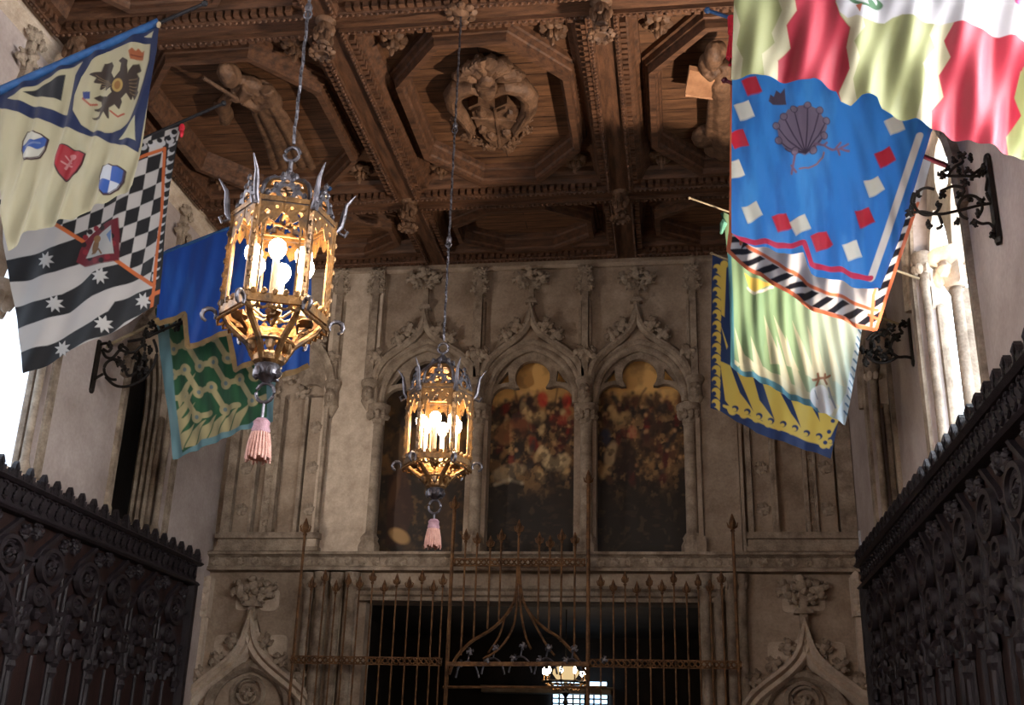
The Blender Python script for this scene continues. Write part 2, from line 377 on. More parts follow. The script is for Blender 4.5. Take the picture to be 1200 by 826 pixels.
# --- paintings behind the arcade
def sm(a, b_, x): t = np.clip((x-a)/(b_-a), 0, 1); return t*t*(3-2*t)
def vnoise(x, y, seed=0):
    r = np.random.RandomState(seed).rand(64, 64); xi = np.floor(x).astype(int); yi = np.floor(y).astype(int)
    fx = x-xi; fy = y-yi; fx = fx*fx*(3-2*fx); fy = fy*fy*(3-2*fy); g = lambda i, j: r[i % 64, j % 64]
    return (g(xi, yi)*(1-fx)+g(xi+1, yi)*fx)*(1-fy)+(g(xi, yi+1)*(1-fx)+g(xi+1, yi+1)*fx)*fy
def fbm(x, y, seed=0, o=4): return sum(vnoise(x*2**k, y*2**k, seed+k)*.5**(k+1) for k in range(o))/(1-.5**o)
class Paint:
    """colour of a surface at points (x, y)"""
    def __init__(s, X, Y, base, aa=.8): s.X = X; s.Y = Y; s.aa = aa; s.C = np.tile(np.array(lin(base)), (len(X), 1))
    def mix(s, a, col):
        c = np.array(lin(col)) if not isinstance(col, np.ndarray) else col
        s.C = s.C*(1-a[:, None])+c*a[:, None]
    def cover(s, d): return np.clip(.5-d/s.aa, 0, 1)
    def ell(s, cx, cy, rx, ry, col, rot=0, op=1):
        c, n = cos(radians(rot)), sin(radians(rot)); u = (s.X-cx)*c+(s.Y-cy)*n; v = -(s.X-cx)*n+(s.Y-cy)*c
        k = np.sqrt((u/rx)**2+(v/ry)**2); s.mix(s.cover((k-1)*min(rx, ry))*op, col)
    def sdpoly(s, P):
        X, Y = s.X, s.Y; d = np.full(len(X), 1e9); ins = np.zeros(len(X), bool); n = len(P)
        for i in range(n):
            x0, y0 = P[i]; x1, y1 = P[(i+1) % n]; ex, ey = x1-x0, y1-y0
            t = np.clip(((X-x0)*ex+(Y-y0)*ey)/(ex*ex+ey*ey+1e-9), 0, 1); d = np.minimum(d, np.hypot(X-x0-t*ex, Y-y0-t*ey))
            if y0 != y1: c = (Y < y0) != (Y < y1); ins ^= c & (X < ex*(Y-y0)/(ey)+x0)
        return np.where(ins, -d, d)
    def poly(s, P, col, op=1, grow=0): s.mix(s.cover(s.sdpoly(P)-grow)*op, col)
    def line(s, P, w, col, op=1):
        d = np.full(len(s.X), 1e9)
        for (x0, y0), (x1, y1) in zip(P[:-1], P[1:]):
            ex, ey = x1-x0, y1-y0; t = np.clip(((s.X-x0)*ex+(s.Y-y0)*ey)/(ex*ex+ey*ey+1e-9), 0, 1)
            d = np.minimum(d, np.hypot(s.X-x0-t*ex, s.Y-y0-t*ey))
        s.mix(s.cover(d-w/2)*op, col)
    def star(s, cx, cy, r, col, n=8, r2=.45, a0=0): s.poly([(cx+(r if i % 2 == 0 else r*r2)*cos(a0+pi*i/n), cy+(r if i % 2 == 0 else r*r2)*sin(a0+pi*i/n)) for i in range(2*n)], col)
def cmesh(name, P3, nu, nv, C, mat):
    me = bpy.data.meshes.new(name); N = nu*nv
    i = np.arange(N).reshape(nv, nu); q = np.stack([i[:-1, :-1], i[:-1, 1:], i[1:, 1:], i[1:, :-1]], -1).reshape(-1, 4)
    me.vertices.add(N); me.vertices.foreach_set('co', P3.astype(np.float32).ravel())
    me.loops.add(q.size); me.loops.foreach_set('vertex_index', q.astype(np.int32).ravel())
    me.polygons.add(len(q)); me.polygons.foreach_set('loop_start', np.arange(0, q.size, 4, dtype=np.int32))
    me.update(calc_edges=True); me.validate()
    ca = me.color_attributes.new('Col', 'FLOAT_COLOR', 'POINT'); ca.data.foreach_set('color', np.c_[C, np.ones(N)].astype(np.float32).ravel())
    me.shade_smooth(); me.materials.append(M[mat]); return me
def battle(k, X, Y):
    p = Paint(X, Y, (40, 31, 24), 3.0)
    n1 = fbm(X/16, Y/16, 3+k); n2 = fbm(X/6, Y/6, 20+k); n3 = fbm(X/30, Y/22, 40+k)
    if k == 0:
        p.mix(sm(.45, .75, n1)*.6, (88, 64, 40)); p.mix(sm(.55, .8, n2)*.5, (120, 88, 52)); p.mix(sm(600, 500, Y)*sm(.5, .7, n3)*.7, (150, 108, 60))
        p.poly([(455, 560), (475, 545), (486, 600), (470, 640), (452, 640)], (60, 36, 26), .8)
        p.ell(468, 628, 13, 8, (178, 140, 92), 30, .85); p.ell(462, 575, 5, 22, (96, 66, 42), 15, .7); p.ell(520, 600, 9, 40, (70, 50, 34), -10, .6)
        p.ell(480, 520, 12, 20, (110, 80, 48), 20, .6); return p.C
    hz = 470+14*(n3-.5)*2
    sky = sm(6, -10, Y-hz)
    p.mix(sm(.4, .7, n1)*.8*sm(640, 540, Y), (112, 82, 50)); p.mix(sm(.52, .72, n2)*.8*sm(600, 520, Y), (176, 138, 90)); p.mix(sm(.55, .75, fbm(X/9, Y/9, 60+k))*.8, (30, 22, 18))
    p.mix(sky, (226, 178, 108)); p.mix(sky*sm(.45, .7, n1)*.7, (172, 132, 82))
    rnd = random.Random(11+k); x0 = 572 if k == 1 else 699
    for i in range(90):                              # riders and foot soldiers in the press
        x = x0+rnd.random()*100; y = 468+rnd.random()**1.3*95; s_ = 4+rnd.random()*5.5
        c = rnd.choice([(60, 40, 28), (92, 60, 38), (150, 112, 70), (120, 34, 26), (34, 26, 22), (196, 164, 116), (52, 46, 44), (84, 30, 24)])
        p.ell(x, y, s_*.55, s_, c, rnd.uniform(-40, 40), .85); p.ell(x+rnd.uniform(-2, 2), y-s_*1.2, 1.9, 2.1, rnd.choice([(196, 150, 104), (150, 106, 70), (70, 56, 46)]), 0, .9)
    def horse(x, y, s_, c, fl=1):
        dk_ = tuple(int(v*.6) for v in c); p.ell(x, y+2, 15*s_, 10*s_, dk_, 8*fl, .8); p.ell(x+4*fl*s_, y, 12*s_, 8*s_, c, 8*fl, .75); p.ell(x+13*s_*fl, y-8*s_, 5*s_, 9*s_, c, 30*fl, .75); p.ell(x+17*s_*fl, y-13*s_, 5*s_, 3*s_, c, 40*fl, .8); p.ell(x-10*s_*fl, y-1, 6*s_, 8*s_, c, 0, .5)
        for dx in (-10, -5, 7, 11): p.line([(x+dx*s_, y+5*s_), (x+(dx+3*fl)*s_, y+15*s_), (x+(dx-1)*s_, y+20*s_)], 2.0*s_, tuple(int(v*.6) for v in c), .6)
        p.ell(x-2, y-10*s_, 4*s_, 7*s_, (74, 40, 30), 0, .9); p.ell(x-2, y-19*s_, 2.4*s_, 2.6*s_, (170, 130, 90), 0, .9)
    if k == 1:
        horse(652, 540, 1.05, (214, 186, 140), -1); horse(606, 498, .9, (120, 70, 44), 1); horse(628, 488, .75, (196, 160, 110), -1); horse(655, 492, .7, (150, 60, 42), 1)
        p.ell(592, 508, 11, 14, (150, 104, 66), 10, .7); p.ell(596, 553, 20, 9, (170, 148, 116), -15, .75); p.line([(580, 568), (596, 562), (612, 566)], 4, (206, 188, 156), .8)
        p.ell(636, 468, 6, 9, (190, 40, 34), 0, .7); p.ell(664, 470, 5, 9, (196, 52, 40), 0, .7); p.line([(600, 440), (606, 470)], 1.2, (70, 50, 34)); p.line([(655, 445), (650, 475)], 1.2, (70, 50, 34))
    else:
        horse(712, 500, .8, (92, 62, 42), 1); horse(728, 488, .75, (206, 170, 116), -1); horse(775, 500, .8, (70, 48, 34), -1); horse(760, 520, .8, (90, 60, 40), 1)
        p.ell(716, 532, 7, 15, (190, 164, 124), 15, .8); p.ell(710, 512, 6, 10, (40, 50, 74), 0, .8); p.ell(741, 507, 5, 8, (170, 90, 70), 0, .8)
        p.line([(746, 478), (752, 462), (757, 455)], 1.3, (80, 60, 40)); p.ell(790, 548, 12, 4, (120, 92, 60), -20, .7); p.ell(732, 540, 12, 24, (44, 26, 20), 0, .8)
        p.line([(714, 652), (738, 628)], 2, (120, 90, 56), .8)
    g_ = fbm(X/11, Y/11, 90+k); p.mix(sm(.5, .68, g_)*sm(455, 480, Y)*.7, (46, 32, 24)); p.mix(sm(.62, .75, fbm(X/8, Y/10, 95+k))*sm(470, 500, Y)*.4, (186, 146, 96))
    dk = sm(548, 590, Y); p.mix(dk*.82, (34, 27, 21)); p.mix(sm(560, 640, Y)*sm(.6, .75, fbm(X/14, Y/5, 80+k))*.35, (96, 70, 44))  # lower part darkened: the picture's own dark tones plus light falloff put into the colour
    return p.C
PT = [('battle painting behind the hanging lantern, mostly in dark tones', 0), ('battle painting in the middle bay, white horse and red riders under an ochre sky', 1),
      ('battle painting in the bay nearest the yellow and navy banner, smoky brown sky', 2)]
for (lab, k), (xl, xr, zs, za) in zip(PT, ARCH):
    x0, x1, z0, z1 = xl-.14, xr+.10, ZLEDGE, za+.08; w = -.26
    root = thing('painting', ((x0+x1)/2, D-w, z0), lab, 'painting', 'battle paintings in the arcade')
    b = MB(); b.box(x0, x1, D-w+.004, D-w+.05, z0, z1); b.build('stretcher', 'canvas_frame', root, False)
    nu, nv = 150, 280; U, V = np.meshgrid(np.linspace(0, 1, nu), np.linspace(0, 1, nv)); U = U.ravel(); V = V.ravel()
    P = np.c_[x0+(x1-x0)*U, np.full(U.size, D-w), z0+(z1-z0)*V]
    pc = (P-CAM) @ RM.T; PX = 600+F*pc[:, 0]/pc[:, 2]; PY = 413-F*pc[:, 1]/pc[:, 2]   # canvas points projected through the camera into image pixels, which place the figures
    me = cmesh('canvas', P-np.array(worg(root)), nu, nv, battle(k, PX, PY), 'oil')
    o = bpy.data.objects.new('canvas', me); COL.objects.link(o); o.parent = root

# --- arches of the arcade
AL = ['gothic stone arch over the painting behind the hanging lantern', 'gothic stone arch over the middle painting', 'gothic stone arch over the painting nearest the banners']
OG = [(440, 557, 499, 372), (566, 683, 623, 365), (692, 808, 746, 364)]
for i, ((xl, xr, zs, za), (ol, orr, oa, oy)) in enumerate(zip(ARCH, OG)):
    w = xr-xl; xc = (xl+xr)/2; k = .02
    root = thing('gothic_arch', (xc, D, zs), AL[i], 'arch', 'arcade arches above the paintings')
    tre = arc(xr-.185*w-k, zs, .185*w, 0, 118, 8) + arc(xc, zs+.30*w, .205*w, -40, 220, 16) + arc(xl+.185*w+k, zs, .185*w, 62, 180, 8)
    hl = []
    for s in (-1, 1):
        c = xc+s*.33*w; hl.append([(c-.05*w*s, zs+.24*w), (c+.085*w*s, zs+.215*w), (c-.035*w*s, zs+.375*w)])
    b = MB(); b.plate(pointed(xl, xr, zs, za)+tre, hl, WALL, -.07, -.17, True); b.build('trefoil_tracery', 'carved', root, False)
    b = MB(); pa = [(xl, zs-.06)]+pointed(xl, xr, zs, za)+[(xr, zs-.06)]
    b.sweep(pa, [(-.03, -.06), (-.03, .0), (0, .03), (.04, .03), (.06, 0.015), (.09, .05), (.12, .05), (.13, 0)], WALL); b.build('arch_moulding', 'carved', root)
    l = E(ol, 447); r = E(orr, 446); a = E(oa, oy); og = ogee(l[0], r[0], (l[1]+r[1])/2, a[0], a[1], 12)
    b = MB(); b.sweep(og, [(-.05, 0), (-.05, .08), (-.01, .12), (.03, .12), (.07, .07), (.07, 0)], WALL); b.build('ogee_hood', 'carved', root)
    t = E(oa, 326); b = MB(); b.prism([(a[0]-.045, a[1]-.08), (a[0]+.045, a[1]-.08), (a[0]+.03, t[1]), (a[0]-.03, t[1])], WALL, 0, .09)
    b.prism([(a[0]-.085, a[1]+.1), (a[0]+.085, a[1]+.1), (a[0]+.06, a[1]+.16), (a[0]-.06, a[1]+.16)], WALL, 0, .12); b.build('finial_stem', 'carved', root)
    for q, (dx, dz, s) in enumerate(((-.17, -.04, 1.25), (.17, -.04, 1.25), (0, .02, 1.3), (-.09, -.16, .9), (.09, -.16, .9))): inst(CROCKET[q % 3], 'finial_leaf', root, (t[0]+dx, D-.1, t[1]+dz), (0, q, 0), s)
    for q, tt in enumerate((3, 7, 9, len(og)-10, len(og)-8, len(og)-4)):
        s = -1 if tt < len(og)/2 else 1
        inst(CROCKET[q % 3], 'crocket', root, (og[tt][0]+s*.10, D-.1, og[tt][1]+.07), (0, s*.6, 0), 1.35)
# --- pinnacles between the arches, each ending in a carved corbel
PN = [(398, 318, 450, 'crocketed stone pinnacle on the left pier ending in a carved pendant', 1.25), (440, 318, 449, 'crocketed stone pinnacle at the lantern side end of the arcade', 1.0), (562, 317, 447, 'crocketed stone pinnacle between the lantern bay and the middle painting', 1.0),
      (686, 314, 446, 'crocketed stone pinnacle between the middle and the smoky painting', 1.0), (812, 312, 444, 'crocketed stone pinnacle closest to the yellow banner, carved face below', 1.0)]
for x, yt, yb, lab, s in PN:
    xm = E(x, (yt+yb)/2)[0]; zt = E(x, yt)[1]; zb = E(x, yb)[1]; zs = zt-.42
    root = thing('stone_pinnacle', (xm, D, zb-.4), lab, 'pinnacle', 'pinnacles of the arcade')
    b = MB(); b.box(xm-.045, xm+.045, D-.12, D, zb, zs); b.box(xm-.09, xm-.055, D-.07, D, zb, zs-.1); b.box(xm+.055, xm+.09, D-.07, D, zb, zs-.1); b.build('shaft', 'carved', root)
    b = MB(); b.prism([(xm-.075, zs), (xm+.075, zs), (xm+.05, zs+.07), (xm+.02, zt-.03), (xm-.02, zt-.03), (xm-.05, zs+.07)], WALL, 0, .13); b.build('spire', 'carved', root)
    for q, (dx, z) in enumerate(((-.08, zs+.08), (.08, zs+.08), (-.065, zs+.2), (.065, zs+.2), (0, zs+.3), (-.05, zt-.06), (.05, zt-.06))): inst(CROCKET[q % 3], 'crocket', root, (xm+dx, D-.11, z), (0, q*1.3, 0), .75)
    b = MB(); b.lathe((xm, D-.06, zb-.42*s), [(.03, 0), (.08, .08*s), (.11, .13*s), (.10, .16*s), (.09, .3*s), (.12, .36*s), (.13, .40*s), (.12, .43*s)], 10)
    b.blob((xm, D-.13, zb-.2*s), .09, .09, .12*s, 10, .25, None, x); b.blob((xm-.04, D-.2, zb-.17*s), .025, .02, .02, 6); b.blob((xm+.04, D-.2, zb-.17*s), .025, .02, .02, 6); b.blob((xm, D-.215, zb-.22*s), .02, .03, .04, 6); b.blob((xm, D-.2, zb-.27*s), .035, .015, .012, 6)
    b.build('corbel', 'carved', root)
# --- columns of the arcade
for x, lab in ((438, 'slender stone column at the left jamb of the arcade, by the hanging lantern'), (558, 'slender stone column between the lantern bay and the middle painting'),
               (687, 'slender stone column between the middle and the smoky painting'), (810, 'slender stone column at the jamb beside the plain right pier')):
    p = E(x, 565); xm = p[0]; z0 = ZLEDGE; zc = E(x, 498)[1]
    root = thing('stone_column', (xm, D-.02, z0), lab, 'column', 'columns of the arcade')
    b = MB(); b.lathe((xm, D-.02, z0), [(.15, 0), (.15, .1), (.12, .16), (.13, .2), (.09, .26)], 8); b.build('base', 'carved', root)
    b = MB(); b.lathe((xm, D-.02, z0+.26), [(.085, 0), (.08, .02), (.08, zc-z0-.27), (.095, zc-z0-.26)], 12); b.build('shaft', 'carved', root)
    b = MB(); b.lathe((xm, D-.02, zc), [(.09, 0), (.10, .05), (.14, .16), (.17, .2), (.17, .27)], 8)
    for q in range(9): b.blob((xm+.12*cos(q*.7), D-.02-.12*abs(sin(q*.7)), zc+.1+.05*(q % 2)), .05, .05, .05, 6, .4, None, q)
    b.build('capital', 'carved', root)
# --- plain piers
PIER = [(379, 431, 560), (823, 866, 560)]
for i, (xa, xb, y) in enumerate(PIER):
    x0, x1 = E(xa, y)[0], E(xb, y)[0]
    b = MB(); b.box(x0, x1, D-.06, D+.01, ZLEDGE, ZC); b.box(x0-.07, x0-.01, D-.11, D, ZLEDGE, ZC); b.box(x1+.01, x1+.05, D-.09, D, ZLEDGE, ZC)
    b.box(x0-.1, x0+.02, D-.15, D, ZLEDGE, ZLEDGE+.2)
    struct(b.build('trim_%d' % (3+i), 'wallstone' if i else 'pale', None, False))
b = MB(); b.sweep([(-.2, ZC-.10), (W+.2, ZC-.10)], [(0, 0), (0, .05), (.04, .08), (.10, .08), (.10, 0)], WALL); struct(b.build('trim_5', 'wallstone', None, False))
# --- niches
def niche(xs, lab, face):
    (o0, o1, r0, r1, s0, s1, d0, d1, q0, q1, e0, e1, t0, t1) = xs; y = 565; zt = E(r0, 470)[1]; zb = E(r0, 627)[1]; X = lambda v: E(v, y)[0]
    root = thing('stone_niche', (X((o0+t1)/2), D, ZLEDGE), lab, 'niche')
    b = MB(); ztop = zt+.55
    for a, c, dd in ((o0, o1, .16), (s0-2, s0+1, .14), (d0-4, d0, .13), (d1, d1+4, .13), (q1-1, q1+2, .14), (t0, t1, .16)): b.box(X(a), X(c), D-dd, D, zb, zt)
    b.build('frame_moulding', 'carved', root)
    for a, c in ((r0, r1), (e0, e1)):
        b = MB(); b.box(X(a), X(c), D-.09, D, zb, zt); st = b.build('panel_strip', 'wallstone', root, False)
        for f in (.12, .42, .72): inst(ROSETTE, 'rosette', st, ((X(a)+X(c))/2, D-.1, zb+(zt-zb)*f+.1), (0, 0, 0), 1.7)
    b = MB(); b.box(X(q0), X(q1), D-.08, D, zb, zt); st = b.build('panel_strip', 'carved', root, False)
    for f in range(6): inst(ROSETTE, 'rosette', st, ((X(q0)+X(q1))/2, D-.09, zb+.15+(zt-zb)*f/6.3), (0, 0, 0), 1.0)
    b = MB(); b.box(X(o0)-.02, X(t1)+.02, D-.14, D, ZLEDGE, zb-.08); b.box(X(o0)-.04, X(t1)+.04, D-.2, D, zb-.08, zb); b.box(X(o0)-.04, X(t1)+.04, D-.2, D, ZLEDGE, ZLEDGE+.06); b.build('sill', 'carved', root, False)
    a0, a1 = X(r0)-.02, X(e1)+.02; am = (a0+a1)/2; h = (a1-a0)*.78
    b = MB(); pa = pointed(a0, a1, zt, zt+h, 10); b.sweep(pa, [(-.06, 0), (-.06, .06), (0, .12), (.05, .16), (.11, .16), (.12, 0)], WALL); b.build('arch_moulding', 'carved', root)
    w_ = a1-a0
    tre = arc(a1-.2*w_, zt, .17*w_, 0, 120, 8) + arc(am, zt+.32*w_, .2*w_, -45, 225, 14) + arc(a0+.2*w_, zt, .17*w_, 60, 180, 8)
    b = MB(); b.plate(pointed(a0+.02, a1-.02, zt, zt+h-.02)+tre, [], WALL, .10, .01); b.build('trefoil_tracery', 'carved', root, False)
    for q, (dx, dz) in enumerate(((-.13, .06), (.13, .06), (0, .2), (-.1, .3), (.1, .3), (0, .42))): inst(CROCKET[q % 3], 'carved_leaf', root, (am+dx*w_*1.4, D-.05, zt+dz*w_*1.3), (0, q, 0), 1.3)
    for q, tt in enumerate((4, 7, 13, 16)): inst(CROCKET[q % 3], 'crocket', root, (pa[tt][0]+(-.14 if tt < 10 else .14), D-.12, pa[tt][1]+.06), (0, q, 0), 1.2)
niche((270, 280, 281, 299, 302, 312, 327, 352, 312, 326, 358, 376, 377, 381), 'tall blind stone niche beside the bright left pier, below the green banner', -1)
niche((874, 880, 881, 903, 904, 907, 909, 941, 944, 953, 956, 977, 980, 998), 'tall blind stone niche below the yellow and navy banner', 1)
# --- ledge cornice with its frieze of flowers
b = MB(); z1 = ZLEDGE; z0 = E(625, 669)[1]
b.sweep([(-.2, z1), (W+.2, z1)], [(0, 0), (0, .17), (-.035, .17), (-.05, .13), (-.07, .10), (z0-z1+.04, .10), (z0-z1+.02, .14), (z0-z1-.02, .14), (z0-z1-.03, 0)], WALL)
co = struct(b.build('trim_6', 'carved', None, False))
for i in range(90): inst(ROSETTE, 'rosette', co, (.1+i*.185, D-.11, (z0+z1)/2-.01), (0, i*.9, 0), 1.1)
# --- door surround
b = MB(); zl0, zl1 = E(620, 706)[1], E(620, 689)[1]
b.sweep([(DX0-.14, zl0), (DX1+.1, zl0)], [(0, 0), (0, .1), (.05, .1), (.07, .14), (.12, .14), (.15, .18), (zl1-zl0, .18), (zl1-zl0, 0)], WALL); ds = struct(b.build('trim_7', 'carved', None, False))
for xs, w in (((352, 362), .1), ((366, 380), .16), ((384, 398), .12), ((402, 417), .16), ((822, 832), .16), ((838, 850), .12), ((853, 864), .16), ((868, 874), .1)):
    x0, x1 = E(xs[0], 760)[0], E(xs[1], 760)[0]; b = MB(); zz = z0-.05
    b.lathe(((x0+x1)/2, D-w+.05, 0), [(.07, 0), (.065, .1), (.065, zz-.35), (.085, zz-.3), (.07, zz-.25), (.1, zz-.05), (.11, zz)], 10); b.box(x0, x1, D-w+.05, D, 0, zz)
    for q in range(5): b.blob(((x0+x1)/2+.06*cos(q*1.2), D-w-.01, zz-.15+.03*(q % 2)), .035, .035, .05, 6, .4, None, q)
    b.build('jamb_colonnette', 'carved', ds)
# --- blind arches either side of the door
def low_arch(ap, lf, rf, ia, il, ir, fin, blocks, strip, ro, lab):
    a = E(*ap); l = E(*lf); r = E(*rf); og = ogee(l[0], r[0], (l[1]+r[1])/2, a[0], a[1], 16); root = thing('blind_arch', (a[0], D, 0), lab, 'arch')
    b = MB(); b.sweep(og, [(-.13, 0), (-.12, .08), (-.07, .13), (-.02, .1), (.02, .16), (.06, .16), (.08, 0)], WALL); b.build('ogee_hood', 'pale', root)
    i0 = E(*il); i1 = E(*ir); pa = pointed(i0[0], i1[0], (i0[1]+i1[1])/2, E(*ia)[1], 12); pa = [(pa[0][0], 1.2)]+pa+[(pa[-1][0], 1.2)]
    b = MB(); b.sweep(pa, [(-.08, 0), (-.08, .04), (-.03, .09), (.02, .09), (.05, .05), (.06, 0)], WALL); b.build('arch_moulding', 'carved', root)
    f = E(*fin); b = MB(); b.prism([(a[0]-.05, a[1]-.12), (a[0]+.05, a[1]-.12), (a[0]+.045, f[1]), (a[0]-.045, f[1])], WALL, 0, .12); b.prism([(a[0]-.12, a[1]+.18), (a[0]+.12, a[1]+.18), (a[0]+.08, a[1]+.25), (a[0]-.08, a[1]+.25)], WALL, 0, .15); b.build('finial_stem', 'carved', root)
    for q, (dx, dz, s) in enumerate(((-.2, -.02, 1.5), (.2, -.02, 1.5), (0, .03, 1.6), (-.1, -.14, 1), (.1, -.14, 1))): inst(CROCKET[q % 3], 'finial_leaf', root, (a[0]+dx, D-.1, f[1]+dz), (0, q, 0), s)
    for q, tt in enumerate((7, 10, 13, 19, 22, 25)): s = -1 if tt < 16 else 1; inst(CROCKET[q % 3], 'crocket', root, (og[tt][0]+s*.14, D-.1, og[tt][1]+.07), (0, s*.7, 0), 1.25)
    for (bx0, by0, bx1, by1) in blocks: p, q = E(bx0, by1), E(bx1, by0); b = MB(); w_, h_ = q[0]-p[0], q[1]-p[1]; mx_, mz_ = (p[0]+q[0])/2, (p[1]+q[1])/2; b.prism([(mx_+w_/2*math.copysign(abs(cos(t*pi/12))**.5, cos(t*pi/12)), mz_+h_/2*math.copysign(abs(sin(t*pi/12))**.5, sin(t*pi/12))) for t in range(24)], WALL, 0, .02); b.build('repair_block', 'pale', root, False, 'paler stone block let into the wall')
    c = E(*ro); b = MB(); b.sweep(arc(c[0], c[1], .21, 0, 345, 22), [(-.03, 0), (-.02, .05), (.02, .05), (.03, 0)], WALL, True)
    b.tube([WALL(u, v, .03) for u, v in spiral(c, .17, .03, 1, 1.6, 24)], .022, 6); b.build('roundel', 'carved', root); inst(CROCKET[1], 'carved_leaf', root, (c[0], D-.04, c[1]), (0, 0, 0), .9)
    x0, x1 = E(strip[0], 760)[0], E(strip[1], 760)[0]; b = MB(); b.box(x0, x1, D-.1, D, 0, E(strip[0], 676)[1]); b.box(x0-.03, x1+.03, D-.15, D, E(strip[0], 724)[1], E(strip[0], 678)[1])
    for q in range(7): b.blob(((x0+x1)/2+.04*sin(q*2), D-.15, E(strip[0], 720)[1]+q*.075), .06, .04, .05, 7, .4, None, q)
    b.build('pilaster', 'pale', root)
low_arch((297, 728), (208, 862), (372, 850), (290, 779), (243, 832), (338, 832), (299, 690), [(303, 690, 329, 716), (276, 696, 294, 715), (250, 744, 278, 768), (314, 744, 338, 768)], (229, 240), (291, 813),
         'stone ogee blind arch with roundel left of the iron gate')
low_arch((942, 738), (868, 856), (1032, 862), (943, 790), (895, 838), (992, 838), (938, 690), [(917, 694, 937, 718), (945, 694, 966, 716), (962, 752, 990, 780), (900, 752, 926, 776)], (1004, 1015), (942, 822),
         'stone ogee blind arch with pale patches right of the iron gate')
b = MB(); p = E(1008, 634); b.box(p[0]-.05, p[0]+.05, D-.3, D-.2, ZLEDGE, ZLEDGE+.24); b.box(p[0]-.03, p[0]+.03, D-.31, D-.3, ZLEDGE+.04, ZLEDGE+.2); tag(b.build('sensor_box', 'white'), 'small white box standing on the ledge at the right corner', 'box')
# --- room beyond the door
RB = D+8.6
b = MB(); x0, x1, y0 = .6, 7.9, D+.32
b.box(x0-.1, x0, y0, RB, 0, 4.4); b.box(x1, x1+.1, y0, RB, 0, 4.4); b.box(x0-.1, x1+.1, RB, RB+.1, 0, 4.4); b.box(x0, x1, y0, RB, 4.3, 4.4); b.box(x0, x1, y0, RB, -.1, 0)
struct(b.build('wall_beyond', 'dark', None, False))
def beyond(px0, px1, py0, py1, y): p = at(px0, py1, y); q = at(px1, py0, y); return p[0], q[0], p[2], q[2]
wx0, wx1, wz0, wz1 = beyond(646, 712, 813, 860, RB-.15)
root = bpy.data.objects.new('window_11', None); COL.objects.link(root); root['kind'] = 'structure'; root.location = (wx0, RB-.1, wz0)
b = MB(); b.box(wx0, wx1, RB-.04, RB-.02, wz0, wz1); b.build('pane', 'bluelight', root, False)
b = MB()
for i in range(9): x = wx0+(wx1-wx0)*i/8; b.box(x-.016, x+.016, RB-.07, RB-.04, wz0, wz1)
for i in range(9): z = wz0+(wz1-wz0)*i/8; b.box(wx0, wx1, RB-.07, RB-.04, z-.014, z+.014)
xm = wx0+(wx1-wx0)*.62; b.box(xm-.05, xm+.05, RB-.1, RB-.04, wz0, wz1); b.build('leading', 'dark', root, False)
b = MB(); vx0, vx1, vz0, vz1 = beyond(600, 713, 801, 806, RB-.3); b.box(vx0-.6, vx1+.05, RB-.4, RB, vz0-.09, vz0); b.box(vx0-.6, vx1+.1, RB-.5, RB, vz0, vz0+.03); struct(b.build('trim_8', 'wallstone', None, False))
b = MB(); tx0, tx1, tz0, tz1 = beyond(649, 712, 801, 805, RB-.15); b.box(tx0, tx1, RB-.46, RB-.44, vz0+.03, vz0+.13); o = b.build('pane', 'bluelight', root, False)  # added glowing strip standing in for light on the cornice top, not glazing
# chandelier in that room
cx, cy, cz = at(663, 791, D+4.6); R = .36
root = thing('chandelier', (cx, cy, cz-.35), 'candle chandelier with amber bowl glowing in the dark room beyond the gate', 'chandelier')
b = MB(); b.lathe((cx, cy, cz-.12), [(.02, 0), (.16, .06), (.22, .14), (.21, .2), (.12, .27), (.03, .3)], 18); b.build('glass_bowl', 'amber', root)
b = MB(); b.tube([(cx, cy, cz+.1), (cx, cy, 4.32)], .012, 6); b.tube([(cx+R*cos(a*pi/12), cy+R*sin(a*pi/12), cz-.12) for a in range(24)], .022, 6, closed=True); b.lathe((cx, cy, cz-.5), [(.01, 0), (.05, .06), (.02, .14), (.07, .22), (.03, .3), (.04, .38)], 10); b.build('frame', 'iron', root)
for i in range(10):
    a = 2*pi*i/10+.2; x, y = cx+R*cos(a), cy+R*sin(a)
    b = MB(); b.tube([(cx+.05*cos(a), cy+.05*sin(a), cz-.2), (cx+.2*cos(a), cy+.2*sin(a), cz-.24), (x, y, cz-.12)], .014, 6); b.lathe((x, y, cz-.12), [(.03, 0), (.04, .02), (.012, .03), (.012, .12)], 8); ar = b.build('arm', 'gilt', root)
    b = MB(); b.lathe((x, y, cz), [(.008, 0), (.026, .03), (.03, .055), (.018, .09), (.004, .11)], 10); b.build('bulb', 'bulb', ar)
# ------------------------------------------------------------------ iron gate
GY = D-.42; G = lambda x, y, d=0: at(x, y, GY-d)
root = thing('iron_gate', (G(608, 760)[0], GY, 0), 'tall rusty iron screen with leafy spikes and ogee canopy across the doorway', 'gate')
SP = MB(); SP.lathe((0, 0, 0), [(.012, 0), (.03, .03), (.016, .05), (.034, .08), (.045, .12), (.03, .17), (.004, .24)], 8)
for s in (-1, 1): SP.tube([(0, 0, .05), (s*.05, 0, .08), (s*.065, 0, .13), (s*.045, 0, .15)], [.012, .014, .01, .004], 6, 1, (0, 1, 0)); SP.tube([(0, 0, .05), (0, s*.05, .08), (0, s*.065, .13)], [.012, .014, .005], 6)
SPM = SP.mesh('spear_finial', 'rust')
def gbar(x, yt, r=.0115, y=745, finial=True, zb=0.0, ysc=1):
    p = G(x, y); z = G(x, yt)[2]; b = MB(); b.tube([(p[0], GY, zb), (p[0], GY, z)], r, 6); o = b.build('upright_bar', 'rust', root)
    if finial: inst(SPM, 'spear_finial', o, (p[0], GY, z-.03), (0, x*.7, 0) if False else (0, 0, x*.7), ysc*.8)
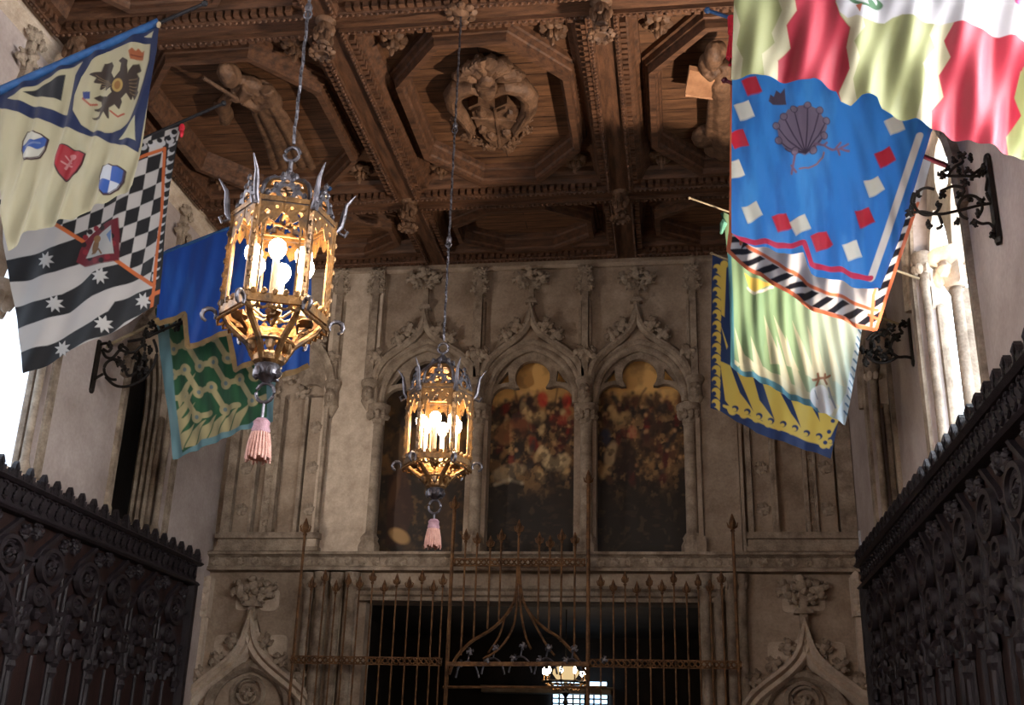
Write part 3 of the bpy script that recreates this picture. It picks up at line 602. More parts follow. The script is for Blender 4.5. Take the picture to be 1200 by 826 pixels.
for i, x in enumerate((360, 375, 389, 403, 417, 432, 446.5, 461, 476, 491, 505, 516)): gbar(x, (690, 682, 694, 686)[i % 4])
for i, x in enumerate((704, 719, 733, 747, 762, 777, 791, 806, 820, 834, 848)): gbar(x, (688, 694, 684, 696)[i % 4])
gbar(346, 626, .02, 745, True, 0, 1.3); gbar(864, 622, .02, 745, True, 0, 1.3); gbar(525.5, 598, .026, 745, True, 0, 1.2); gbar(689, 568, .026, 745, True, 0, 1.2)
for i, (x, y2) in enumerate(((541, 768), (555, 750), (571, 737), (584, 727), (630, 727), (643, 738), (657, 752), (673, 765))):
    p = G(x, 745); zt = G(x, 634+(i % 3)*4)[2]; b = MB(); b.tube([(p[0], GY, G(x, y2)[2]), (p[0], GY, zt)], .014, 6); o = b.build('upright_bar', 'rust', root); inst(SPM, 'spear_finial', o, (p[0], GY, zt-.03), (0, 0, 0), .8)
p = G(607, 668); b = MB(); b.tube([p, (p[0], GY, G(607, 628)[2])], .014, 6); o = b.build('upright_bar', 'rust', root); inst(SPM, 'spear_finial', o, (p[0], GY, G(607, 628)[2]), (0, 0, 0), .9)
def braid(xa, xb, y):
    p, q = G(xa, y), G(xb, y); z = (p[2]+q[2])/2; b = MB(); n = int((q[0]-p[0])/.02)
    b.box(p[0], q[0], GY-.012, GY+.012, z-.05, z-.035); b.box(p[0], q[0], GY-.012, GY+.012, z+.035, z+.05); b.box(p[0], p[0]+.02, GY-.012, GY+.012, z-.05, z+.05); b.box(q[0]-.02, q[0], GY-.012, GY+.012, z-.05, z+.05)
    for ph in (0, pi): b.tube([(p[0]+(q[0]-p[0])*i/n, GY-.02+.012*cos(i*.9+ph), z+.034*sin(i*.9+ph)) for i in range(n+1)], .011, 5)
    b.build('braided_crossbar', 'rust', root)
braid(341, 518, 774); braid(691, 869, 778); braid(532, 686, 659)
def rib(pts, r=.018, d=None, m='rust', nm='canopy_rib'):
    d = d or [0]*len(pts); Q = [G(x, y, e) for (x, y), e in zip(pts, d)]; P = []
    for i in range(len(Q)-1):
        for t in range(5):
            a, b_, c, e = Q[max(i-1, 0)], Q[i], Q[i+1], Q[min(i+2, len(Q)-1)]; u = t/5
            P.append(tuple(.5*((2*b_[k])+(c[k]-a[k])*u+(2*a[k]-5*b_[k]+4*c[k]-e[k])*u*u+(3*b_[k]-a[k]-3*c[k]+e[k])*u**3) for k in range(3)))
    P.append(Q[-1]); b = MB(); b.tube(P, r, 6); b.build(nm, m, root)
rib([(607, 664), (604, 700), (592, 722), (575, 738), (552, 752), (535, 770), (526, 790)], .022)
rib([(608, 664), (612, 700), (622, 720), (638, 736), (656, 748), (674, 768), (688, 790)], .022)
rib([(606, 690), (605, 715), (600, 738), (585, 760), (566, 772)], .015, [0, .1, .22, .35, .4]); rib([(609, 690), (611, 720), (616, 745), (622, 760)], .015, [0, .1, .25, .38]); rib([(610, 700), (626, 730), (640, 755), (650, 768)], .015, [0, .1, .25, .38]); rib([(592, 722), (585, 745), (572, 765)], .013, [.0, .15, .3])
for xs in ((548, 780), (578, 776), (610, 774), (640, 776), (670, 777)):   # cusped arcs hanging below the canopy, a leaf on every one
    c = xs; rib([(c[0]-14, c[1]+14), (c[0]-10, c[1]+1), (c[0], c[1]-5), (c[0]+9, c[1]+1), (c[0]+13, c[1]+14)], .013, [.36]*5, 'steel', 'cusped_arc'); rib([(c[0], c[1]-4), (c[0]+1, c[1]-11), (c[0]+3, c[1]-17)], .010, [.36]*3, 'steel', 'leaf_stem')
LF = leafball(3, 4, .05).mesh('iron_leaf', 'steel')  # paler steel on arcs and leaves stands in for bluish highlights on the iron
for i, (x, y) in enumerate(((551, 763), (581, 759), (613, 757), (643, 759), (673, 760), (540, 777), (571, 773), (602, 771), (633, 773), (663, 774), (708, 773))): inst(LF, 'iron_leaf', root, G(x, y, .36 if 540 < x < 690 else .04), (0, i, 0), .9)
p, q = G(519, 805), G(711, 805); b = MB(); b.tube([p, q], .017, 6); b.build('lower_rail', 'rust', root)
p, q = G(524, 778, .36), G(690, 778, .36); b = MB(); b.bar(p, q, .03, .05); b.bar(p, G(524, 778), .02, .03); b.bar(q, G(690, 778), .02, .03); b.build('canopy_rail', 'rust', root)
# ------------------------------------------------------------------ coffered ceiling
ZP = ZC+.25
XB = [(0, .15), (2.83, 3.04), (5.55, 5.76), (8.35, 8.5)]; YBM = [(5.0, 5.2), (8.60, 8.82), (12.30, 12.50), (14.16, D)]
for x0, x1 in XB:
    b = MB(); b.box(x0, x1, YB, D, ZC, ZC+.62); struct(b.build('ceiling_beam', 'ceily', None, False))
for y0, y1 in YBM:
    for i in range(3):
        b = MB(); b.box(XB[i][1], XB[i+1][0], y0, y1, ZC, ZC+.62); struct(b.build('ceiling_beam', 'ceil', None, False))
CEIL = lambda u, v, w: (u, v, ZP-w)
def coffer(x0, x1, y0, y1, lab, group=None):
    root = thing('ceiling_coffer', ((x0+x1)/2, (y0+y1)/2, ZP), lab, 'ceiling coffer', 'carved coffers of the ceiling')
    b = MB(); b.box(x0, x1, y0, y1, ZP, ZP+.05); b.build('board_panel', 'plank', root, False)
    b = MB(); sq = [(x0, y0), (x1, y0), (x1, y1), (x0, y1)]
    b.sweep(sq, [(0, 0), (0, .30), (.045, .30), (.05, .285), (.06, .22), (.13, .20), (.15, .16), (.17, .10), (.21, .06), (.22, 0)], CEIL, True)
    st = .088; zt, zb = ZP-.24, ZP-.21
    for k in range(int((x1-x0-.3)/st)):
        x = x0+.16+k*st
        for ya, yb in ((y0+.055, y0+.115), (y1-.115, y1-.055)): b.box(x, x+.055, ya, yb, zt-.045, zb)
    for k in range(int((y1-y0-.3)/st)):
        y = y0+.16+k*st
        for xa, xb in ((x0+.055, x0+.115), (x1-.115, x1-.055)): b.box(xa, xb, y, y+.055, zt-.045, zb)
    n = int((x1-x0)/.06)
    for k in range(n):
        for ya in (y0+.025, y1-.025): b.blob((x0+(k+.5)*(x1-x0)/n, ya, ZP-.305), .022, .018, .02, 5)
    n = int((y1-y0)/.06)
    for k in range(n):
        for xa in (x0+.025, x1-.025): b.blob((xa, y0+(k+.5)*(y1-y0)/n, ZP-.305), .018, .022, .02, 5)
    b.build('dentil_moulding', 'ceil', root, False)
    mx, cx_, cy_ = .335, .55, min(.68, (y1-y0)*.22); my = .42 if y1-y0 > 2 else .3
    a0, a1, c0, c1 = x0+mx+.02, x1-mx-.02, y0+my, y1-my*.6
    oc = [(a0+cx_, c0), (a1-cx_, c0), (a1, c0+cy_), (a1, c1-cy_), (a1-cx_, c1), (a0+cx_, c1), (a0, c1-cy_), (a0, c0+cy_)]
    b = MB(); b.sweep(oc, [(-.115, 0), (-.11, .06), (-.085, .07), (-.07, .14), (-.05, .15), (-.04, .25), (.025, .25), (.03, .21), (.05, .19), (.06, .08), (.08, .06), (.09, 0)], CEIL, True)
    b.build('octagonal_frame', 'ceil', root, False)
    return root
SIDE = ['left', 'middle', 'right']
for r, (y0, y1, where) in enumerate(((YBM[1][1], YBM[2][0], 'main row'), (YBM[2][1], YBM[3][0], 'dark row along the end wall'), (YBM[0][1], YBM[1][0], 'near row'))):
    for i in range(3):
        lab = [['carved wooden coffer holding the robed saint with a staff', 'carved wooden coffer holding the shield with plumed helmet', 'carved wooden coffer holding the figure with a pale scroll'],
               ['shallow dark coffer over the end wall behind the near lantern', 'shallow dark coffer over the middle painting', 'shallow dark coffer over the end wall beside the blue banner'],
               ['coffer cut by the top edge above the cream eagle banner', 'coffer cut by the top edge between the two lantern chains', 'coffer cut by the top edge beside the red and green banner']][r][i]
        coffer(XB[i][1], XB[i+1][0], y0, y1, lab)
# rosettes in the corners of the coffers, and carved pendants under the beam crossings
b = MB(); b.blob((0, 0, -.02), .10, .10, .06, 10, .2)
for i in range(7): a = 2*pi*i/7; b.blob((.10*cos(a), .10*sin(a), -.06), .062, .062, .05, 8, .3, None, i)
for i in range(5): a = 2*pi*i/5; b.blob((.04*cos(a), .04*sin(a), -.12), .035, .035, .06, 7, .3, None, i)
b.blob((0, .01, -.18), .032, .032, .08, 8, .2)
ROS = b.mesh('rosette_carving', 'carvew')
RL = {(0, 0): 'carved wooden rosette in the near outer corner of the saint coffer', (0, 1): 'carved wooden rosette beside the near lantern chain, saint coffer', (0, 2): 'carved wooden rosette in the far outer corner of the saint coffer', (0, 3): 'carved wooden rosette above the near lantern crown, saint coffer',
      (1, 0): 'carved wooden rosette at the chain side of the shield coffer', (1, 1): 'carved wooden rosette above the pale chamfer of the shield coffer', (1, 2): 'carved wooden rosette behind the thin chain, far corner of the shield coffer', (1, 3): 'carved wooden rosette in the far corner of the shield coffer under the dark chamfer',
      (2, 0): 'carved wooden rosette at the near corner of the scroll figure coffer', (2, 1): 'carved wooden rosette of the scroll coffer behind the red and green banner', (2, 2): 'carved wooden rosette in the far corner of the scroll figure coffer', (2, 3): 'carved wooden rosette of the scroll coffer behind the blue banner'}
for i in range(3):
    x0, x1 = XB[i][1], XB[i+1][0]; y0, y1 = YBM[1][1], YBM[2][0]
    for q, (x, y) in enumerate(((x0+.42, y0+.5), (x1-.42, y0+.5), (x0+.42, y1-.42), (x1-.42, y1-.42))):
        o = bpy.data.objects.new('ceiling_rosette', ROS); COL.objects.link(o); o.location = (x, y, ZP); o.rotation_euler = (0, 0, q*.7+i)
        tag(o, RL[(i, q)], 'rosette', 'carved rosettes in the coffers')
def pendant(x, y, lab, s=1.0):
    root = thing('carved_pendant', (x, y, ZC), lab, 'pendant', 'carved pendants under the beams')
    b = MB(); b.lathe((x, y, ZC-.30*s), [(.03, 0), (.07, .04*s), (.06, .1*s), (.085, .2*s), (.07, .26*s), (.11, .3*s)], 12)
    for i in range(8): a = i*pi/4; b.blob((x+.08*cos(a), y+.08*sin(a), ZC-(.12+.08*(i % 2))*s), .035, .035, .07, 7, .4, None, i)
    b.build('stem', 'carvew', root)
    b = MB(); b.lathe((x, y, ZC-.40*s), [(.045, .03), (.07, 0.0), (.085, .01), (.09, .05*s), (.06, .10*s), (.03, .12*s)], 14)
    for i in range(10): a = 2*pi*i/10; b.blob((x+.105*cos(a), y+.105*sin(a), ZC-.37*s), .036, .036, .035, 7, .3, None, i)
    b.build('flower', 'carvew', root); return root
for x, y, lab in ((2.935, 8.71, 'carved wooden pendant under the beam crossing beside the near lantern chain'), (5.655, 8.71, 'carved wooden pendant with flower mouth between the shield and scroll coffers'),
                  (2.935, 12.4, 'carved wooden pendant at the far corner between saint and shield coffers'), (5.655, 12.4, 'carved wooden pendant at the far corner between shield and scroll coffers'),
                  (.3, 8.71, 'carved wooden pendant over the cream eagle banner near the left wall')): pendant(x, y, lab)
# relief carvings
C_ = lambda x, y, w=.1: atz(x, y, ZP-w)
root = thing('shield_carving', C_(575, 120, 0), 'carved wooden coat of arms with plumed helmet in the middle coffer', 'carving')
b = MB(); poly = [C_(x, y, .13)[:2] for x, y in ((549, 126), (560, 121), (572, 126), (580, 127), (594, 121), (611, 125), (613, 138), (604, 156), (586, 175), (568, 163), (556, 146))]
b.prism(poly, CEIL, .0, .13); inn = [(p[0]*.88+.12*C_(582, 142)[0], p[1]*.88+.12*C_(582, 142, .13)[1]) for p in poly]; b.prism(inn, CEIL, .12, .17)
b.tube([C_(580, 128, .17), C_(586, 172, .17)], .02, 6); b.tube([C_(552, 138, .17), C_(610, 142, .17)], .016, 6)
for i, (x, y) in enumerate(((566, 152), (598, 134), (594, 156), (577, 160), (564, 132))): q = C_(x, y, .18); b.blob(q, .06, .09, .05, 8, .5, None, i)
b.build('shield', 'carvew', root)
b = MB(); b.blob(C_(570, 101, .18), .12, .22, .13, 14, .1); b.blob(C_(570, 92, .2), .1, .12, .1, 10, .1); b.bar(C_(560, 104, .28), C_(580, 104, .28), .03, .05); b.build('helmet', 'carvew', root)
for i, (x, y, rx, ry) in enumerate(((551, 80, .11, .2), (562, 74, .1, .22), (577, 73, .1, .22), (590, 77, .12, .2), (604, 87, .13, .14), (541, 88, .12, .13))):
    b = MB(); s_ = 1 if x > 570 else -1
    for k in (-1, 0, 1): b.tube([C_(570+(x-570)*.35, 97+(y-97)*.3, .2), C_(570+(x-570)*.7+k*2, 97+(y-97)*.75+k*2, .22), C_(x+k*3.5, y+k*2.2*s_, .2), C_(x+s_*3+k*4, y-2+k*3*s_, .13), C_(x+s_*2+k*4, y+1+k*3*s_, .09)], [.03, .055, .065, .05, .02], 8)
    b.blob(C_(x, y, .1), rx*.8, ry*.7, .07, 8, .3, None, i); b.build('plume', 'carvew', root)
for pts in (((566, 106), (552, 99), (538, 103), (530, 112), (532, 124), (542, 136), (552, 150), (551, 157), (556, 155)), ((577, 106), (594, 99), (610, 102), (620, 113), (620, 128), (612, 142), (604, 152), (608, 157), (614, 152))):
    P = [C_(x, y, .16) for x, y in pts]; b = MB(); b.tube(P, [.07, .11, .12, .11, .09, .075, .06, .05, .03], 10, 1.0); b.tube([(p[0], p[1], p[2]-.06) for p in P], [.03, .05, .06, .05, .045, .04, .03, .03, .02], 8); b.build('mantling_scroll', 'carvew', root)
for i, (x, y) in enumerate(((548, 160), (616, 151), (558, 166), (603, 166), (573, 172), (595, 173), (536, 140), (616, 138))): inst(CROCKET[i % 3], 'carved_leaf', root, C_(x, y, .1), (pi/2, 0, i), 1.0).data = CROCKET[i % 3]
LW = leafball(2, 5, .085).mesh('carved_leaf', 'carvew')
for c in root.children:
    if c.name.startswith('carved_leaf'): c.data = LW
def relief(name, lab, parts, extra=()):
    """a robed figure carved in relief: one continuous body"""
    pts = parts[0][1]; q = C_(*parts[0][1][0][:2], .1); root = thing(name, (q[0], q[1], ZP), lab, 'carved figure')
    b = MB()
    for kind, pts in parts:
        if kind == 'b':
            for x, y, rx, ry, rz, w in pts: b.blob(C_(x, y, w), rx, ry, rz, 14, .12, None, x)
        else: b.tube([C_(x, y, w) for x, y, w, r in pts], [p[3] for p in pts], 10)
    o = b.build('robed_body', 'carvew', root); m = o.modifiers.new('one_body', 'REMESH'); m.mode = 'VOXEL'; m.voxel_size = .016; m.use_smooth_shade = True
    for nm, pts, r in extra: b = MB(); b.tube([C_(*p) for p in pts], r, 8); b.build(nm, 'carvew', root)
    return root
relief('carved_saint', 'carved wooden robed figure holding a staff in the coffer above the near lantern', [
    ('b', [(267, 88, .10, .19, .12, .26), (270, 86, .115, .2, .10, .19), (302, 112, .24, .30, .13, .14), (290, 104, .20, .22, .13, .18), (312, 118, .18, .26, .13, .14), (262, 128, .10, .2, .07, .10)]),
    ('t', [(292, 104, .28, .08), (283, 114, .31, .065), (276, 116, .33, .05), (270, 113, .33, .045)]), ('t', [(312, 104, .24, .08), (318, 118, .25, .08), (302, 126, .29, .055), (284, 119, .33, .045)]),
    ('t', [(272, 106, .15, .06), (262, 122, .17, .075), (264, 142, .13, .07)])]+
    [('t', [(294+k*6, 112+k*2, .22, .04), (300+k*8, 134, .20+.03*(k % 2), .045), (312+k*9, 160, .15+.03*(k % 2), .05), (322+k*11, 196, .08, .05)]) for k in range(5)]+
    [('t', [(284+k*7, 102+k*3, .29, .022), (292+k*8, 116+k*3, .29, .026), (300+k*7, 132, .24, .022)]) for k in range(4)],
    [('staff', [(238, 91, .34), (276, 115, .36), (300, 130, .3)], .022)])
r_ = relief('carved_scribe', 'carved wooden figure with a pale unrolled scroll in the coffer beside the blue banner', [
    ('b', [(836, 66, .10, .2, .13, .30), (828, 76, .09, .16, .11, .24), (842, 60, .09, .12, .1, .26), (845, 92, .14, .3, .15, .2), (850, 110, .13, .3, .14, .18)]),
    ('t', [(840, 80, .26, .08), (832, 90, .34, .06), (826, 84, .34, .05)]), ('t', [(846, 100, .22, .13), (846, 130, .2, .14), (848, 160, .14, .15), (850, 178, .1, .14)]),
    ('t', [(836, 104, .24, .05), (834, 130, .24, .055), (832, 158, .18, .06)]), ('t', [(842, 104, .28, .05), (842, 135, .28, .055), (842, 165, .2, .06)]), ('b', [(826, 160, .16, .22, .1, .08), (838, 172, .14, .2, .1, .08)])])
b = MB(); b.prism([C_(x, y, .3)[:2] for x, y in ((808, 82), (828, 86), (838, 94), (834, 114), (815, 113), (803, 109))], CEIL, .24, .30); b.tube([C_(803, 110, .27), C_(836, 114, .27)], .03, 8); b.build('scroll', mat('pale_wood', (176, 130, 96), (140, 98, 70), .6), r_, False, 'pale unrolled scroll')
b = MB(); b.lathe((4.31, 8.66, ZC-.09), [(.03, 0), (.07, .02), (.12, .04), (.13, .07), (.1, .09)], 14)
for i in range(9): a = 2*pi*i/9; b.blob((4.31+.12*cos(a), 8.66+.12*sin(a), ZC-.05), .045, .045, .04, 7, .3, None, i)
tag(b.build('chain_rosette', 'carvew'), 'carved wooden boss where the far lantern chain meets the beam', 'rosette')

# ------------------------------------------------------------------ choir stalls
TOOTH = MB(); TOOTH.prism([(-.12, 0), (-.115, .05), (-.075, .04), (-.07, .085), (-.035, .075), (-.015, .13), (.012, .165), (.03, .12), (.05, .08), (.085, .09), (.085, .045), (.12, .05), (.12, 0)], lambda u, v, w: (u, -w, v), 0, .05)
TOOTH.tube([(0, -.06, .0), (0, -.065, .09), (.01, -.05, .15)], [.02, .018, .008], 6); TOOTHM = TOOTH.mesh('crest_leaf', 'stall', False)
def roundel_mesh(name, ry, rz):
    b = MB(); b.sweep(arc(0, 0, ry, 0, 345, 22, rz), [(-.03, 0), (-.02, .06), (.02, .06), (.03, 0)], lambda u, v, w: (u, -w, v), True)
    for s in (1, -1): b.tube([(u*s*ry/rz, -.02, v) for u, v in spiral((0, 0), rz*.78, rz*.15, 1.2*s, 1.3, 20)], .02, 6)
    b.blob((0, -.02, 0), .04, .035, .035, 7, .4); b.blob((ry*.45, -.015, rz*.4), .045, .03, .03, 6, .5); b.blob((-ry*.45, -.015, -rz*.4), .045, .03, .03, 6, .5)
    return b.mesh(name, 'stall')
BIGR = roundel_mesh('big_roundel', .20, .16); SMR = roundel_mesh('small_roundel', .105, .09)
LEAFS = leafball(4, 5, .075, .8).mesh('carved_leaf', 'stall')
def stall(side, lab):
    fn = LEFTW if side == 'left' else RIGHTW; y0, y1 = 4.4, 13.74; rz = pi/2 if side == 'left' else -pi/2
    P = lambda y, z, w: fn(y, z, w)
    root = thing('choir_stall', fn((y0+y1)/2, 0, .05), lab, 'choir stall', 'carved choir stalls along the side walls')
    def bx(b, ya, yb, za, zb, wa, wb): p, q = P(ya, za, wa), P(yb, zb, wb); b.box(min(p[0], q[0]), max(p[0], q[0]), ya, yb, za, zb)
    b = MB(); bx(b, y0, y1, 0, 3.9, .005, .03); b.build('board_back', 'stallr', root, False)
    b = MB(); bx(b, y0, y1, 3.86, 4.12, .005, .09); k = 0
    y = y0+.1
    while y < y1-.08:                                    # running S scrolls
        b.tube([P(y+u, 3.995+v, .10) for u, v in ((-.05, .06), (-.015, .085), (.03, .06), (.01, .01), (-.01, -.01), (-.03, -.06), (.015, -.085), (.05, -.06))], .016, 5); y += .155
    b.build('scroll_frieze', 'stall', root)
    b = MB(); b.sweep([(y0, 4.12), (y1+.02, 4.12)], [(0, 0), (0, .15), (-.02, .17), (-.045, .13), (-.05, 0)], fn); b.build('crest_rail', 'stall', root, False)
    b = MB(); b.sweep([(y0, 3.87), (y1+.02, 3.87)], [(0, 0), (0, .12), (-.03, .15), (-.05, .12), (-.06, 0)], fn); b.build('frieze_rail', 'stall', root, False)
    for i in range(int((y1-y0)/.25)): inst(TOOTHM, 'crest_leaf', root, P(y1-.12-i*.25, 4.115, .085), (0, 0, rz), (1 if side == 'left' else -1, 1, 1))
    bay = .735; yr = 9.585-bay*6; i = 0
    while yr < y1-.15:
        inst(BIGR, 'carved_roundel', root, P(yr, 3.45, .055), (0, 0, rz))
        if yr+.59 < y1-.1: inst(SMR, 'small_roundel', root, P(yr+.59, 3.155, .05), (0, 0, rz))
        b = MB(); pr = [(-.03, .02), (-.02, .07), (.02, .07), (.03, .02)]
        b.sweep([(yr-.55, 3.18), (yr-.34, 3.36), (yr-.17, 3.58), (yr+.05, 3.74), (yr+.2, 3.86)], pr, fn); b.sweep([(yr+.16, 3.50), (yr+.3, 3.47), (yr+.56, 3.47)], pr, fn)
        b.sweep([(yr+.02, 3.3), (yr+.12, 3.12), (yr+.3, 3.02), (yr+.45, 3.06), (yr+.52, 3.2)], pr, fn); b.build('carved_strap', 'stall', root)
        yc = yr+.36; b = MB()
        if yc+.3 < y1:
            b.tube([P(yc, 0, .06), P(yc, 2.45, .06)], .04, 8); b.tube([P(yc-.05, 0, .045), P(yc-.05, 3.4, .045)], .022, 6); b.tube([P(yc+.05, 0, .045), P(yc+.05, 3.4, .045)], .022, 6); b.lathe(P(yc, 2.42, .06), [(.04, 0), (.065, .05), (.05, .1), (.07, .14), (.03, .2)], 8)
            b.build('colonnette', 'stall', root)
        b = MB(); b.tube([P(yr+.0, 0, .04), P(yr+.0, 2.6, .04)], .025, 6)
        b.sweep(pointed(yr-.33, yr+.33, 2.5, 3.22, 8), [(-.035, .02), (-.02, .08), (.02, .08), (.035, .02)], fn)
        for c in (-.19, .19): b.sweep(arc(yr+c, 2.62, .13, 0, 180, 8, .2), [(-.02, .02), (-.01, .06), (.01, .06), (.02, .02)], fn)
        for q, (dy, z) in enumerate(((-.24, 2.86), (-.1, 2.98), (.1, 2.98), (.24, 2.86), (0, 2.78), (-.13, 2.72), (.13, 2.72), (0, 3.12), (-.3, 2.62), (.3, 2.62))):
            p = P(yr+dy, z, .06); b.blob(p, .05, .075, .065, 8, .6, None, q+i)
        b.build('cusped_tracery', 'stall', root)
        for q, (dy, z) in enumerate(((-.3, 3.74), (.24, 3.70), (.44, 3.76), (.34, 2.9))):
            if yr+dy < y1-.05: inst(LEAFS, 'carved_leaf', root, P(yr+dy, z, .05), (0, q, rz), 1.1)
        yr += bay; i += 1
    b = MB(); bx(b, y1-.09, y1, 0, 3.86, 0, .13); b.build('end_post', 'stall', root, False)
stall('left', 'dark carved walnut choir stall with leaf cresting below the black and white banner'); stall('right', 'dark carved walnut choir stall with leaf cresting below the bright two-light window')

# ------------------------------------------------------------------ iron banner brackets
def bracket(Y, plate, tubes, leaves, lab, r=.013, ls=1.0):
    A = lambda x, y, d=0: at(x, y, Y+d)
    p = A(*plate[1]); root = thing('iron_bracket', p, lab, 'bracket', 'wrought iron banner brackets')
    b = MB(); a = A(*plate[0]); b.box(p[0]-.015, p[0]+.015, Y-.04, Y+.04, p[2], a[2]); b.blob((p[0], Y, a[2]), .025, .05, .04, 8); b.blob((p[0], Y, p[2]), .025, .05, .04, 8); b.build('wall_plate', 'iron', root)
    for t in tubes:
        Q = t
        b = MB(); n = len(Q); P = []
        for i in range(n-1):
            p0, p1, p2, p3 = Q[max(i-1, 0)], Q[i], Q[i+1], Q[min(i+2, n-1)]
            for k in range(5):
                u = k/5; P.append(A(*[.5*(2*p1[j]+(p2[j]-p0[j])*u+(2*p0[j]-5*p1[j]+4*p2[j]-p3[j])*u*u+(3*p1[j]-p0[j]-3*p2[j]+p3[j])*u**3) for j in (0, 1)]))
        P.append(A(*Q[-1])); b.tube(P, r, 8); b.build('scroll', 'iron', root)
    for i, (x, y) in enumerate(leaves): inst(IL[i % 2], 'iron_leaf', root, A(x, y, .05*((i % 3)-1)), (0, i*1.1, .6*i), ls)
    return root
IL = [leafball(8, 4, .05, .8).mesh('iron_leaf', 'iron'), leafball(11, 3, .045, .8).mesh('iron_leaf', 'iron')]
def ringpts(cx, cy, r, a0, a1, n=9): return [(cx+r*cos(radians(a0+(a1-a0)*i/n)), cy+r*sin(radians(a0+(a1-a0)*i/n))) for i in range(n+1)]
bracket(10.63, ((115, 402), (107, 457)), [[(115, 404), (126, 402), (131, 406), (127, 412), (121, 409)], [(120, 410), (124, 418), (132, 419), (140, 410), (144, 406), (150, 411), (146, 416)], [(142, 410), (150, 413), (158, 412), (165, 406), (172, 404)],
    ringpts(134, 433, 12, 330, 80), [(109, 445), (121, 438)], [(124, 442), (134, 451), (146, 453), (160, 449), (172, 440), (180, 428)], [(146, 430), (150, 440), (160, 436), (166, 424)], [(150, 400), (170, 396), (192, 386), (214, 377), (230, 371)], [(166, 424), (170, 410), (168, 396), (172, 384)], [(180, 428), (184, 412), (180, 398)]],
    [(142, 426), (146, 432), (138, 423), (128, 404), (141, 407), (158, 418), (164, 430), (170, 420), (176, 410), (168, 400), (174, 392), (182, 388), (178, 380), (190, 384), (164, 440), (172, 434), (206, 372), (212, 378), (216, 366), (203, 364), (208, 384), (228, 371), (244, 371)],
    'wrought iron scroll bracket on the left wall holding the blue and green banners', .016, 1.0)
bracket(7.25, ((1161, 186), (1170, 281)), [[(1161, 190), (1157, 200), (1146, 206), (1130, 206), (1112, 206), (1104, 203)], ringpts(1087, 236, 16, 300, 10), ringpts(1137, 243, 14, 100, 400), [(1066, 250), (1080, 248), (1100, 251), (1122, 247), (1150, 240), (1163, 238)], [(1102, 224), (1118, 218), (1130, 222), (1126, 230)],
    [(1140, 257), (1150, 262), (1160, 262), (1166, 272), (1160, 278)], [(1163, 240), (1156, 226), (1157, 212), (1160, 204)], [(1071, 226), (1068, 236), (1070, 248)], [(1100, 251), (1104, 264), (1098, 268)], [(1110, 207), (1118, 196), (1128, 190), (1127, 182)], [(1138, 206), (1146, 200), (1152, 196)]],
    [(1127, 182), (1118, 188), (1137, 185), (1152, 196), (1149, 203), (1111, 198), (1104, 205), (1124, 200), (1140, 206), (1134, 200), (1066, 250), (1075, 228), (1088, 263), (1099, 240), (1104, 228), (1124, 228), (1131, 214), (1137, 233), (1146, 250), (1122, 260), (1150, 236), (1142, 262), (1164, 275)],
    'wrought iron leafy bracket casting its shadow beside the bright right window', .011, .68)
bracket(10.25, ((1067, 377), (1071, 425)), [[(1067, 380), (1058, 378), (1054, 384), (1058, 390)], [(1071, 420), (1062, 418), (1052, 418), (1044, 412)], ringpts(1032, 404, 12, 0, 300), [(1052, 418), (1040, 424), (1026, 424), (1014, 416)], [(1058, 390), (1048, 394), (1044, 404)], [(1044, 392), (1034, 386), (1024, 390), (1016, 398)]],
    [(1044, 384), (1036, 390), (1028, 396), (1022, 404), (1018, 414), (1026, 420), (1036, 418), (1044, 412), (1040, 402), (1030, 410), (1050, 396), (1058, 380), (1014, 424), (1010, 410)], 'wrought iron scroll bracket behind the pale green and navy banners', .015, .95)
